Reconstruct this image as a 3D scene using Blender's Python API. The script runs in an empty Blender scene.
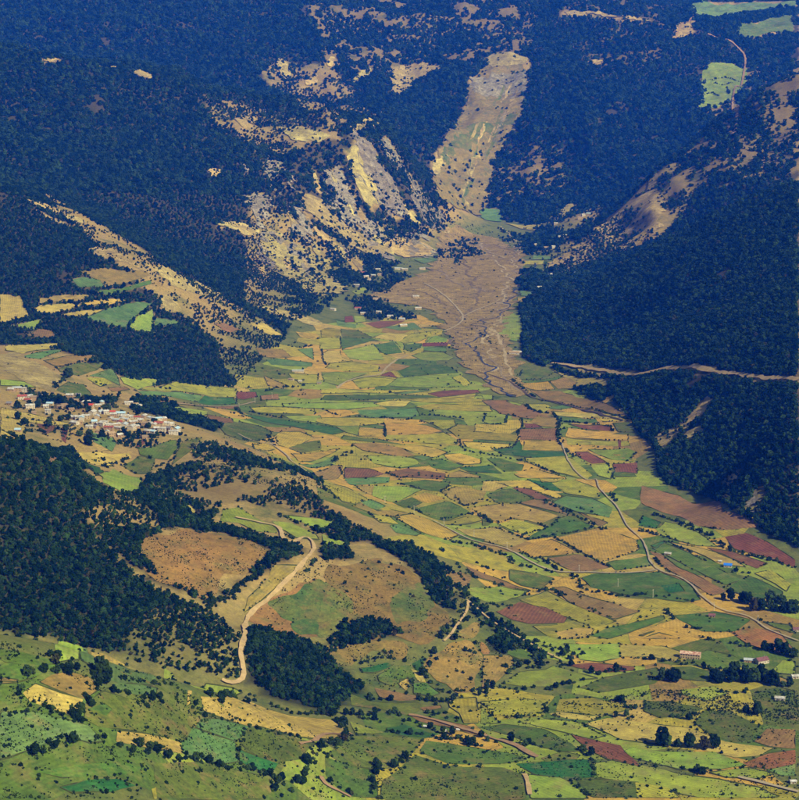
import bpy, bmesh, math, random, re
import numpy as np
from mathutils import Vector, Matrix, Euler
from mathutils.geometry import delaunay_2d_cdt

random.seed(7)
rng = np.random.default_rng(11)
R = math.radians
SC = bpy.context.scene
COL = SC.collection

# ------------------------------------------------------------------ camera
CAMZ = 720.0
PITCH = R(11.13)
FPX = 400 / math.tan(R(12.5))          # focal length in photo pixels (photo 799 x 800)
cam_d = bpy.data.cameras.new('camera')
cam = bpy.data.objects.new('camera', cam_d)
COL.objects.link(cam)
cam.location = (0, 0, CAMZ)
cam.rotation_euler = (R(90) - PITCH, 0, 0)
cam_d.sensor_fit = 'VERTICAL'
cam_d.sensor_height = 24.0
cam_d.lens = 12.0 / math.tan(R(12.5))
cam_d.clip_start = 1.0
cam_d.clip_end = 60000.0
SC.camera = cam

# ------------------------------------------------------------------ world, sun, exposure
SUN_EL, SUN_AZ = R(39), R(131)          # azimuth clockwise from +Y (the view direction)
w = bpy.data.worlds.new('World')
SC.world = w
w.use_nodes = True
nt = w.node_tree
bg = nt.nodes['Background']
sky = nt.nodes.new('ShaderNodeTexSky')
sky.sky_type = 'NISHITA'
sky.sun_disc = False
sky.sun_elevation = SUN_EL
sky.sun_rotation = SUN_AZ
sky.altitude = 1500
nt.links.new(sky.outputs[0], bg.inputs[0])
bg.inputs[1].default_value = 0.05
sun_d = bpy.data.lights.new('sun', 'SUN')
sun_d.energy = 5.0
sun_d.angle = R(0.53)
sun_d.color = (1.0, 0.93, 0.80)
sun = bpy.data.objects.new('sun', sun_d)
COL.objects.link(sun)
to_sun = Vector((math.sin(SUN_AZ) * math.cos(SUN_EL), math.cos(SUN_AZ) * math.cos(SUN_EL), math.sin(SUN_EL)))
sun.rotation_euler = to_sun.to_track_quat('Z', 'Y').to_euler()
sun.location = (0, 0, 2500)
SC.view_settings.view_transform = 'Standard'
SC.view_settings.look = 'None'
SC.view_settings.exposure = 0.25
SC.view_settings.gamma = 1.0
SC.view_settings.use_curve_mapping = False
SC.render.engine = 'CYCLES'
SC.cycles.volume_max_steps = 64
SC.cycles.max_bounces = 4
SC.cycles.diffuse_bounces = 2
SC.cycles.volume_bounces = 0
SC.cycles.use_denoising = True

# ------------------------------------------------------------------ pixel <-> place
CP, SP = math.cos(PITCH), math.sin(PITCH)
def ray(px, py):
    u = (np.asarray(px, float) - 399.5) / FPX
    v = -(np.asarray(py, float) - 400.0) / FPX
    return u, CP + v * SP, -SP + v * CP       # direction x, y, z
def at_range(px, py, Y):
    dx, dy, dz = ray(px, py)
    t = Y / dy
    return (dx * t, Y, CAMZ + dz * t)
def at_height(px, py, z):
    dx, dy, dz = ray(px, py)
    t = (z - CAMZ) / dz
    return (dx * t, dy * t, z)
def project(x, y, z):
    zz = z - CAMZ
    depth = y * CP - zz * SP
    up = y * SP + zz * CP
    return 399.5 + FPX * x / depth, 400.0 - FPX * up / depth

# ------------------------------------------------------------------ terrain: a smooth surface through surveyed points
ctrl = []
for px, py, z in [(796,796,0),(600,796,2),(440,796,8),(796,700,0),(650,700,0),(540,710,0),(796,600,0),(650,600,0),(560,640,2),
                  (500,590,2),(796,560,0),(700,530,0),(600,500,0),(500,540,0),(430,518,1),(350,488,2),(640,462,0),(560,440,0),
                  (450,450,0),(350,440,0),(300,458,4),(262,425,3),(590,400,2),(500,380,2),(400,380,2),(300,390,2),(215,392,6),
                  (520,350,3),(450,330,4),(350,330,5),(510,300,6),(440,290,8),(515,262,10),(450,240,14),(400,268,8),(560,375,3),
                  (470,216,20),(500,225,14),(310,345,6),(620,560,0),(570,540,0),(720,640,0),(450,700,3)]:
    ctrl.append(at_height(px, py, z))
for px, py, Y in [
    # near hill, lower left
    (6,640,1480),(6,720,1380),(6,796,1280),(100,660,1530),(100,796,1330),(180,680,1600),(200,796,1430),(250,702,1650),
    (330,738,1700),(330,796,1580),(60,700,1430),(200,730,1560),(120,720,1470),
    # wooded spur and the brown hills behind it
    (6,440,2100),(6,540,1950),(6,630,1820),(100,500,2150),(100,560,2020),(100,640,1850),(200,610,1980),(230,650,1880),
    (225,683,1830),(150,530,2150),(200,575,2060),(250,540,2180),(220,530,2260),(220,510,2350),(260,520,2330),(330,540,2300),
    (200,465,2600),(300,480,2600),(340,550,2290),(300,600,2090),(380,600,2140),(420,560,2270),(440,640,2040),(380,680,1960),
    (300,670,1920),(280,640,1970),(470,600,2220),(510,630,2130),(480,670,2000),(245,620,2030),(60,470,2150),
    # village bench
    (100,440,2750),(20,420,2800),(170,430,2850),(150,480,2600),(228,440,2880),(60,405,3000),(60,440,2650),
    # slopes above the village
    (20,350,3600),(60,380,3250),(110,360,3550),(140,380,3550),(20,300,4080),(100,320,4000),(180,345,3980),(100,300,4120),
    (150,310,4180),(20,260,4400),(100,260,4400),(160,265,4520),(10,195,4900),(60,220,4850),(120,247,4760),(200,288,4600),
    (280,333,4430),
    # wooded bowl and the first crest
    (150,230,5500),(240,250,5600),(100,180,5800),(20,120,6200),(150,140,6300),(250,190,6100),(40,62,6700),(160,78,6700),
    (235,105,6800),(330,133,6800),(390,140,7000),(300,200,6200),(270,270,5450),(340,200,6400),(360,250,6050),
    (380,160,6700),(410,200,6700),(430,215,6900),
    # far mountain
    (20,50,8500),(20,5,9300),(150,65,8500),(150,5,9500),(300,110,8300),(300,50,9000),(300,5,9700),(360,120,8100),
    (420,160,7900),(400,70,9000),(420,5,10000),(445,205,7650),(490,150,8200),(510,60,9000),(510,5,9900),(560,208,7500),
    (560,130,8200),(560,50,9200),(560,5,9900),(640,150,7900),(640,60,9000),(640,5,9900),(700,100,8600),(700,20,10300),
    (740,80,8900),(790,30,9800),(790,3,11000),
    # right ridge
    (600,225,6200),(650,180,6400),(690,145,6700),(796,85,7000),(720,180,6000),(640,230,5900),(600,255,5900),(760,150,6200),
    (570,235,6700),(580,220,7000),
    # wooded mountain on the right and the spur below its road
    (532,312,4850),(600,279,4950),(660,253,4950),(720,219,4950),(796,190,4850),(560,366,4000),(620,330,4330),(640,372,3650),
    (700,372,3400),(796,380,3100),(720,300,3950),(796,280,3800),(650,300,4350),(700,420,3150),(650,420,3350),
    (760,450,2780),(796,450,2700),(796,500,2620),(740,488,2800)]:
    ctrl.append(at_range(px, py, Y))
def under(px, Y, z):
    ctrl.append(((px - 399.5) / FPX * Y * 1.02, Y, z))
for px, Y, z in [(150,1730,60),(250,1780,38),(40,1680,95),(330,1800,22),(100,1720,75),
                 (40,7350,560),(150,7300,470),(300,7350,320),(390,7450,220),(600,6800,20),(680,7300,200),(760,7500,400),
                 (600,5450,25),(680,5600,90),(760,5600,200),(796,5600,250),(545,5500,8)]:
    under(px, Y, z)
ctrl += [(-700,1250,250),(-900,2000,270),(-1100,3000,190),(-1500,4300,240),(-2100,6500,740),(-3200,9300,1010),(-800,2600,190),
         (800,1500,-2),(900,1900,0),(1000,2350,8),(1000,2750,140),(1200,3200,230),(1600,4500,430),(2200,6500,640),(3300,9500,930),
         (0,950,60),(-600,850,230),(500,950,10),(0,12500,1130),(-3200,12500,1180),(3600,12500,1150),(1500,12500,1080)]
ctrl = np.array(ctrl, float)
def tps_kernel(r2):
    return np.where(r2 > 1e-12, 0.5 * r2 * np.log(np.maximum(r2, 1e-12)), 0.0)
cx, cy, cz = ctrl[:, 0] / 1000, ctrl[:, 1] / 1000, ctrl[:, 2]
n = len(cx)
K = tps_kernel((cx[:, None] - cx) ** 2 + (cy[:, None] - cy) ** 2) + np.eye(n) * 0.0015
Pm = np.stack([np.ones(n), cx, cy], 1)
A = np.zeros((n + 3, n + 3)); A[:n, :n] = K; A[:n, n:] = Pm; A[n:, :n] = Pm.T
sol = np.linalg.solve(A, np.concatenate([cz, np.zeros(3)]))

GX0, GX1, GY0, GY1, CELL = -4480, 4480, 900, 13060, 16.0
NX, NY = int((GX1 - GX0) / CELL) + 1, int((GY1 - GY0) / CELL) + 1
gx = GX0 + np.arange(NX) * CELL
gy = GY0 + np.arange(NY) * CELL

_lat = rng.random((256, 256))
def vnoise(x, y):
    xi = np.floor(x).astype(int); yi = np.floor(y).astype(int)
    fx = x - xi; fy = y - yi
    fx = fx * fx * fx * (fx * (fx * 6 - 15) + 10); fy = fy * fy * fy * (fy * (fy * 6 - 15) + 10)
    a = _lat[xi & 255, yi & 255]; b = _lat[(xi + 1) & 255, yi & 255]
    c = _lat[xi & 255, (yi + 1) & 255]; d = _lat[(xi + 1) & 255, (yi + 1) & 255]
    return (a * (1 - fx) + b * fx) * (1 - fy) + (c * (1 - fx) + d * fx) * fy
def fbm(x, y, o=4):
    s = 0; a = 0.5
    for k in range(o):
        s = s + a * (vnoise(x * 2 ** k + 17.3 * k, y * 2 ** k + 5.1 * k) - 0.5); a *= 0.5
    return s * 2
def ridged(x, y, o=3):
    s = 0; a = 0.6
    for k in range(o):
        s = s + a * (1 - np.abs(2 * vnoise(x * 2 ** k + 31.7 * k, y * 2 ** k + 9.4 * k) - 1)); a *= 0.5
    return s - 0.55
def sstep(a, b, x):
    t = np.clip((x - a) / (b - a), 0, 1)
    return t * t * (3 - 2 * t)

ZG = np.zeros((NX, NY))
XX, YY = np.meshgrid(gx, gy, indexing='ij')
for j in range(0, NY, 40):
    X = XX[:, j:j + 40]; Y = YY[:, j:j + 40]
    # evaluate on every second cell column block in bulk
    r2 = (X[..., None] / 1000 - cx) ** 2 + (Y[..., None] / 1000 - cy) ** 2
    ZG[:, j:j + 40] = (tps_kernel(r2) * sol[:n]).sum(-1) + sol[n] + sol[n + 1] * X / 1000 + sol[n + 2] * Y / 1000
ZG = np.maximum(ZG, -2 + 0.15 * (ZG + 2))
hi = sstep(15, 140, ZG)
far = sstep(4300, 6200, YY)
ZG = ZG + hi * (far * (112 * ridged(XX / 660, YY / 660, 4) + 46 * ridged(XX / 240 + 7, YY / 240, 2) + 8 * fbm(XX / 90, YY / 90, 2)) + (1 - far) * (9 * fbm(XX / 260, YY / 260, 3) + sstep(2400, 3200, YY) * sstep(300, 700, XX) * 30 * ridged(XX / 300, YY / 300, 3)))
ZG = ZG + (1 - hi) * 1.2 * fbm(XX / 180, YY / 180, 2)
# crags of the rocky spur
crag = np.exp(-(((XX + 130) / 330) ** 2 + ((YY - 6550) / 420) ** 2))
ZG = ZG + crag * (100 * ridged(XX / 210 + 0.5 * YY / 260, YY / 800, 3) + 34 * ridged(XX / 80 + 0.2 * YY / 80, YY / 190, 2))

_b = ZG.copy()
for _k in range(3):
    for ax_ in (0, 1):
        _b = (np.roll(_b, 3, ax_) + np.roll(_b, -3, ax_) + _b + np.roll(_b, 5, ax_) + np.roll(_b, -5, ax_)) / 5
HOLLOW = np.clip((_b - ZG) / 7.0, -1, 1)      # +1 in gullies, -1 on ribs
def H(x, y):
    fx = np.clip((np.asarray(x, float) - GX0) / CELL, 0, NX - 1.001)
    fy = np.clip((np.asarray(y, float) - GY0) / CELL, 0, NY - 1.001)
    i = fx.astype(int); j = fy.astype(int); fx = fx - i; fy = fy - j
    return (ZG[i, j] * (1 - fx) + ZG[i + 1, j] * fx) * (1 - fy) + (ZG[i, j + 1] * (1 - fx) + ZG[i + 1, j + 1] * fx) * fy

MARCH = 1000 * (12.9 ** np.linspace(0, 1, 900))
def hit(px, py):
    """the first place on the terrain seen at each photo pixel -> x, y, z"""
    px = np.atleast_1d(np.asarray(px, float)); py = np.atleast_1d(np.asarray(py, float))
    dx, dy, dz = ray(px, py)
    out = np.full(len(px), MARCH[-1]); done = np.zeros(len(px), bool); prev = np.full(len(px), 1e3); py_ = MARCH[0]
    for Y in MARCH:
        t = Y / dy
        g = CAMZ + dz * t - H(dx * t, Y)
        new = (g <= 0) & ~done
        if new.any():
            f = prev[new] / np.maximum(prev[new] - g[new], 1e-6)
            out[new] = py_ + (Y - py_) * f
            done |= new
            if done.all(): break
        prev = g; py_ = Y
    t = out / dy
    x = dx * t
    return x, out, H(x, out)

# depth of the visible surface, to know which ground is hidden from here
DS = 4
_u, _v = np.meshgrid(np.arange(0, 800, DS) + DS / 2, np.arange(0, 800, DS) + DS / 2, indexing='ij')
_x, _d, _z = hit(_u.ravel(), _v.ravel())
DEPTH = _d.reshape(_u.shape)
_p = np.pad(DEPTH, 1, mode='edge')
DEPTH = np.max([_p[a:a + DEPTH.shape[0], b:b + DEPTH.shape[1]] for a in range(3) for b in range(3)], 0)
def seen(px, py, y):
    i = np.clip((px / DS).astype(int), 0, DEPTH.shape[0] - 1); j = np.clip((py / DS).astype(int), 0, DEPTH.shape[1] - 1)
    return y < DEPTH[i, j] * 1.035 + 40

# ------------------------------------------------------------------ material helpers
def lin(c):
    return tuple(((v / 255) / 12.92 if v <= 10 else (((v / 255) + 0.055) / 1.055) ** 2.4) for v in c)
MATS = {}
def new_mat(name, rough=0.95):
    m = bpy.data.materials.new(name); m.use_nodes = True
    t = m.node_tree; b = t.nodes['Principled BSDF']
    b.inputs['Roughness'].default_value = rough
    b.inputs['Specular IOR Level'].default_value = 0.1
    MATS[name] = m
    return m, t, b
def N(t, typ, **kw):
    nd = t.nodes.new(typ)
    for k, v in kw.items(): setattr(nd, k, v)
    return nd
def L(t, a, b): t.links.new(a, b)
def pos_noise(t, metres, detail=3.0, rough=0.6, offset=0.0):
    g = N(t, 'ShaderNodeNewGeometry'); mp = N(t, 'ShaderNodeMapping')
    mp.inputs['Scale'].default_value = (1 / metres,) * 3
    mp.inputs['Location'].default_value = (offset, offset * 1.7, 0)
    L(t, g.outputs['Position'], mp.inputs['Vector'])
    nz = N(t, 'ShaderNodeTexNoise'); nz.inputs['Scale'].default_value = 1.0
    nz.inputs['Detail'].default_value = detail; nz.inputs['Roughness'].default_value = rough
    L(t, mp.outputs[0], nz.inputs['Vector'])
    return nz.outputs['Fac']
def ramp(t, fac, stops):
    r = N(t, 'ShaderNodeValToRGB')
    e = r.color_ramp.elements
    while len(e) < len(stops): e.new(0.5)
    for k, (p, c) in enumerate(stops):
        e[k].position = p; e[k].color = (*c, 1) if len(c) == 3 else c
    L(t, fac, r.inputs[0])
    return r.outputs[0]
def mix(t, fac, a, b, mode='MIX'):
    m = N(t, 'ShaderNodeMix', data_type='RGBA', blend_type=mode)
    if isinstance(fac, (int, float)): m.inputs[0].default_value = fac
    else: L(t, fac, m.inputs[0])
    for k, v in ((6, a), (7, b)):
        if isinstance(v, tuple): m.inputs[k].default_value = (*v, 1)
        else: L(t, v, m.inputs[k])
    return m.outputs[2]
def grey(v): return (v, v, v)
def add_bump(t, b, fac, strength, dist):
    bp = N(t, 'ShaderNodeBump'); bp.inputs['Strength'].default_value = strength; bp.inputs['Distance'].default_value = dist
    L(t, fac, bp.inputs['Height']); L(t, bp.outputs[0], b.inputs['Normal'])

def field_mat(name, c1, c2, stripe=0.25, speck=0.35, patch=55, third=None, wear=(136,118,70)):
    m, t, b = new_mat(name)
    c1, c2 = lin(c1), lin(c2)
    base = ramp(t, pos_noise(t, patch, 4, 0.65), [(0.36, c1), (0.64, c2)])
    if third:
        base = mix(t, ramp(t, pos_noise(t, patch * 0.55, 4, 0.7, 40), [(0.52, grey(0)), (0.66, grey(0.8))]), base, lin(third))
    fine = ramp(t, pos_noise(t, 4.0, 5, 0.8, 9), [(0.3, grey(1 - speck * 1.3)), (0.7, grey(1 + speck * 0.5))])
    base = mix(t, 1.0, base, fine, 'MULTIPLY')
    base = mix(t, 1.0, base, ramp(t, pos_noise(t, 17.0, 3, 0.6, 21), [(0.32, grey(0.74)), (0.66, grey(1.14))]), 'MULTIPLY')
    base = mix(t, ramp(t, pos_noise(t, 30.0, 6, 0.75, 33), [(0.54, grey(0)), (0.70, grey(0.55))]), base, lin(wear))
    base = mix(t, ramp(t, pos_noise(t, 9.0, 4, 0.8, 63), [(0.63, grey(0)), (0.72, grey(0.6))]), base, lin((70,84,40)))
    # drill and mowing lines along the field
    uv = N(t, 'ShaderNodeUVMap'); wv = N(t, 'ShaderNodeTexWave'); wv.bands_direction = 'Y'
    wv.inputs['Scale'].default_value = 0.07; wv.inputs['Distortion'].default_value = 4.0
    wv.inputs['Detail'].default_value = 3; wv.inputs['Detail Scale'].default_value = 0.4
    L(t, uv.outputs[0], wv.inputs['Vector'])
    stripe *= 0.85
    st = ramp(t, wv.outputs['Fac'], [(0.1, grey(1 - stripe)), (0.9, grey(1.0 + stripe * 0.3))])
    base = mix(t, 1.0, base, st, 'MULTIPLY')
    oi = N(t, 'ShaderNodeObjectInfo'); hs = N(t, 'ShaderNodeHueSaturation')
    mr = N(t, 'ShaderNodeMapRange'); mr.inputs[3].default_value = 0.80; mr.inputs[4].default_value = 1.16
    L(t, oi.outputs['Random'], mr.inputs[0]); L(t, mr.outputs[0], hs.inputs['Value'])
    m2 = N(t, 'ShaderNodeMath', operation='MULTIPLY'); m2.inputs[1].default_value = 7.31
    m3 = N(t, 'ShaderNodeMath', operation='FRACT'); m4 = N(t, 'ShaderNodeMapRange')
    m4.inputs[3].default_value = 0.485; m4.inputs[4].default_value = 0.515
    L(t, oi.outputs['Random'], m2.inputs[0]); L(t, m2.outputs[0], m3.inputs[0]); L(t, m3.outputs[0], m4.inputs[0])
    L(t, m4.outputs[0], hs.inputs['Hue'])
    L(t, base, hs.inputs['Color']); L(t, hs.outputs[0], b.inputs['Base Color'])
    add_bump(t, b, pos_noise(t, 3.5, 3, 0.7), 0.35, 0.8)
    return m
CROP = {}
for code, nm, a, b_, st, sp, pt, th in [
    ('G', 'wheat_gold',   (196,164,62), (180,154,66), 0.16, 0.25, 60, (142,130,64)),
    ('Y', 'ripening_yellow', (172,162,52), (154,152,50), 0.18, 0.28, 60, (112,118,56)),
    ('L', 'pasture_lime', (144,160,54), (122,144,48), 0.12, 0.25, 55, (138,142,72)),
    ('g', 'meadow_green', (92,120,40), (76,104,34), 0.14, 0.30, 50, (114,120,58)),
    ('t', 'crop_teal',    (104,136,70), (86,118,58), 0.16, 0.25, 50, (108,132,80)),
    ('D', 'crop_dark_green', (48,98,42), (62,106,46), 0.18, 0.30, 40, (76,106,54)),
    ('b', 'dry_brown',    (160,134,66), (142,124,58), 0.14, 0.30, 60, (118,112,60)),
    ('p', 'fallow_pink',  (146,114,68), (130,106,60), 0.20, 0.28, 60, (116,104,66)),
    ('r', 'ploughed_red', (128,84,58), (112,76,52), 0.25, 0.25, 45, None),
    ('s', 'stubble_tan',  (186,166,80), (168,152,70), 0.16, 0.26, 50, (150,132,78)),
    ('o', 'rough_olive',  (100,114,38), (82,100,34), 0.10, 0.35, 45, (128,112,64)),
    ('h', 'hill_brown',   (152,120,60), (134,112,54), 0.05, 0.38, 70, (102,104,52)),
    ('k', 'rock_grey',    (176,168,146), (132,124,104), 0.10, 0.62, 24, (96,94,70)),
    ('c', 'scree_tan',    (200,180,110), (166,148,88), 0.05, 0.50, 50, (130,116,80)),
    ('v', 'gravel_bed',   (172,154,84), (140,124,66), 0.12, 0.55, 40, (104,98,58)),
    ('e', 'landslip_earth', (154,138,70), (130,118,58), 0.10, 0.45, 60, (108,116,76)),
    ('i', 'hill_green', (120,120,54), (84,110,44), 0.03, 0.40, 45, (138,116,66)),
    ('j', 'hill_dark_green', (84,112,46), (60,102,42), 0.03, 0.40, 30, (106,114,54)),
    ('O', 'orange_crop', (164,110,62), (140,104,58), 0.16, 0.28, 45, (110,108,54)),
]:
    CROP[code] = field_mat(nm, a, b_, st, sp, pt, th)
CROP_WORDS = {'G': 'golden ripe wheat', 'Y': 'yellowing crop', 'L': 'pale lime green pasture', 'g': 'mid green meadow', 't': 'bluish green crop',
              'D': 'dark green crop', 'b': 'dry brown grass', 'p': 'pinkish brown fallow', 'r': 'red brown ploughed', 's': 'tan stubble', 'o': 'rough olive grass',
              'h': 'bare brown hillside', 'k': 'grey rock face', 'c': 'tan scree slope', 'v': 'gravel', 'e': 'slipped earth', 'O': 'orange brown crop', 'i': 'green grassy hillside', 'j': 'dark green grassy hollow'}

def terrain_mat():
    m, t, b = new_mat('terrain_ground')
    grass = ramp(t, pos_noise(t, 60, 5, 0.65), [(0.3, lin((78,100,42))), (0.5, lin((112,116,54))), (0.68, lin((62,86,36)))])
    dry = ramp(t, pos_noise(t, 120, 5, 0.7, 3), [(0.3, lin((142,118,66))), (0.5, lin((164,142,82))), (0.68, lin((100,104,52)))])
    g = N(t, 'ShaderNodeNewGeometry'); sp = N(t, 'ShaderNodeSeparateXYZ'); L(t, g.outputs['Position'], sp.inputs[0])
    mr = N(t, 'ShaderNodeMapRange'); mr.inputs[1].default_value = 18; mr.inputs[2].default_value = 70
    L(t, sp.outputs['Z'], mr.inputs[0])
    ym = N(t, 'ShaderNodeMapRange'); ym.inputs[1].default_value = 1700; ym.inputs[2].default_value = 2100
    L(t, sp.outputs['Y'], ym.inputs[0])
    mm = N(t, 'ShaderNodeMath', operation='MULTIPLY'); L(t, mr.outputs[0], mm.inputs[0]); L(t, ym.outputs[0], mm.inputs[1])
    col = mix(t, mm.outputs[0], grass, dry)
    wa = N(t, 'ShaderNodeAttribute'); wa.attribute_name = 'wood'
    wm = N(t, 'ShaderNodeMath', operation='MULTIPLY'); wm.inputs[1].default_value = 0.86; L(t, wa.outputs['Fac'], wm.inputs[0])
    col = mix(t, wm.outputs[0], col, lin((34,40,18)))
    fine = ramp(t, pos_noise(t, 6, 5, 0.8, 12), [(0.3, grey(0.55)), (0.7, grey(1.12))])
    L(t, mix(t, 1.0, col, fine, 'MULTIPLY'), b.inputs['Base Color'])
    add_bump(t, b, pos_noise(t, 5, 4, 0.75), 0.5, 1.5)
    return m
TERRAIN = terrain_mat()

def plain(name, c, rough=0.8, var=0.2, metres=3.0, rnd=0.0, spec=0.1):
    m, t, b = new_mat(name, rough)
    b.inputs['Specular IOR Level'].default_value = spec
    c = lin(c)
    col = mix(t, 1.0, c, ramp(t, pos_noise(t, metres, 4, 0.7), [(0.3, grey(1 - var)), (0.7, grey(1 + var * 0.4))]), 'MULTIPLY')
    if rnd:
        oi = N(t, 'ShaderNodeObjectInfo'); mr = N(t, 'ShaderNodeMapRange')
        mr.inputs[3].default_value = 1 - rnd; mr.inputs[4].default_value = 1 + rnd
        hs = N(t, 'ShaderNodeHueSaturation'); L(t, oi.outputs['Random'], mr.inputs[0]); L(t, mr.outputs[0], hs.inputs['Value'])
        L(t, col, hs.inputs['Color']); col = hs.outputs[0]
    L(t, col, b.inputs['Base Color'])
    return m
def leaf_mat(name, dark, mid, light):
    m, t, b = new_mat(name, 0.9); b.inputs['Specular IOR Level'].default_value = 0.0
    oi = N(t, 'ShaderNodeObjectInfo')
    col = ramp(t, oi.outputs['Random'], [(0.0, dark), (0.45, mid), (0.85, light), (0.97, tuple(v * 1.5 for v in light)), (1.0, (0.04, 0.036, 0.010))])
    col = mix(t, 1.0, col, ramp(t, pos_noise(t, 2.2, 3, 0.7), [(0.3, grey(0.6)), (0.7, grey(1.2))]), 'MULTIPLY')
    L(t, col, b.inputs['Base Color'])
    return m
LEAF = leaf_mat('forest_leaf', (0.003,0.012,0.002), (0.007,0.024,0.004), (0.022,0.050,0.007))
LEAF2 = leaf_mat('shrub_leaf', (0.006,0.016,0.004), (0.011,0.027,0.005), (0.028,0.052,0.008))
BARK = plain('bark', (70,56,42), 0.95)

# ------------------------------------------------------------------ object helpers
def mesh_obj(name, verts, faces, mat, parent=None, smooth=False, uv=None):
    me = bpy.data.meshes.new(name)
    me.from_pydata([tuple(v) for v in verts], [], faces)
    if mat: me.materials.append(mat)
    if smooth: me.polygons.foreach_set('use_smooth', [True] * len(me.polygons))
    if uv is not None:
        lay = me.uv_layers.new(name='UVMap')
        li = np.zeros(len(me.loops), int); me.loops.foreach_get('vertex_index', li)
        lay.data.foreach_set('uv', np.asarray(uv, np.float32)[li].ravel())
    me.update()
    o = bpy.data.objects.new(name, me); COL.objects.link(o)
    if parent: o.parent = parent
    return o
def tag(o, label=None, cat=None, group=None, kind=None):
    if label: o['label'] = label
    if cat: o['category'] = cat
    if group: o['group'] = group
    if kind: o['kind'] = kind
    return o
def share(name, me, parent=None, mat=None):
    o = bpy.data.objects.new(name, me); COL.objects.link(o)
    if parent: o.parent = parent
    return o

# ------------------------------------------------------------------ the ground sheet
AZ = 0.47
jlo = 0
used = -np.ones((NX, NY), int)
keep = (np.abs(XX) < 260 + AZ * YY)
idx = np.flatnonzero(keep.ravel())
used.ravel()[idx] = np.arange(len(idx))
q = np.stack([used[:-1, :-1], used[1:, :-1], used[1:, 1:], used[:-1, 1:]], -1).reshape(-1, 4)
q = q[(q >= 0).all(1)]
gv = np.stack([XX.ravel()[idx], YY.ravel()[idx], ZG.ravel()[idx]], 1)
me = bpy.data.meshes.new('ground')
me.vertices.add(len(gv)); me.vertices.foreach_set('co', gv.astype(np.float32).ravel())
me.loops.add(len(q) * 4); me.loops.foreach_set('vertex_index', q.astype(np.int32).ravel())
me.polygons.add(len(q)); me.polygons.foreach_set('loop_start', np.arange(0, len(q) * 4, 4, dtype=np.int32))
me.polygons.foreach_set('use_smooth', np.ones(len(q), bool))
me.update(calc_edges=True); me.validate()
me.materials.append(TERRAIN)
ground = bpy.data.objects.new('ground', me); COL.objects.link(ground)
tag(ground, 'valley floor, hills and mountain slopes of dry grass and soil', 'terrain', kind='structure')

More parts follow.
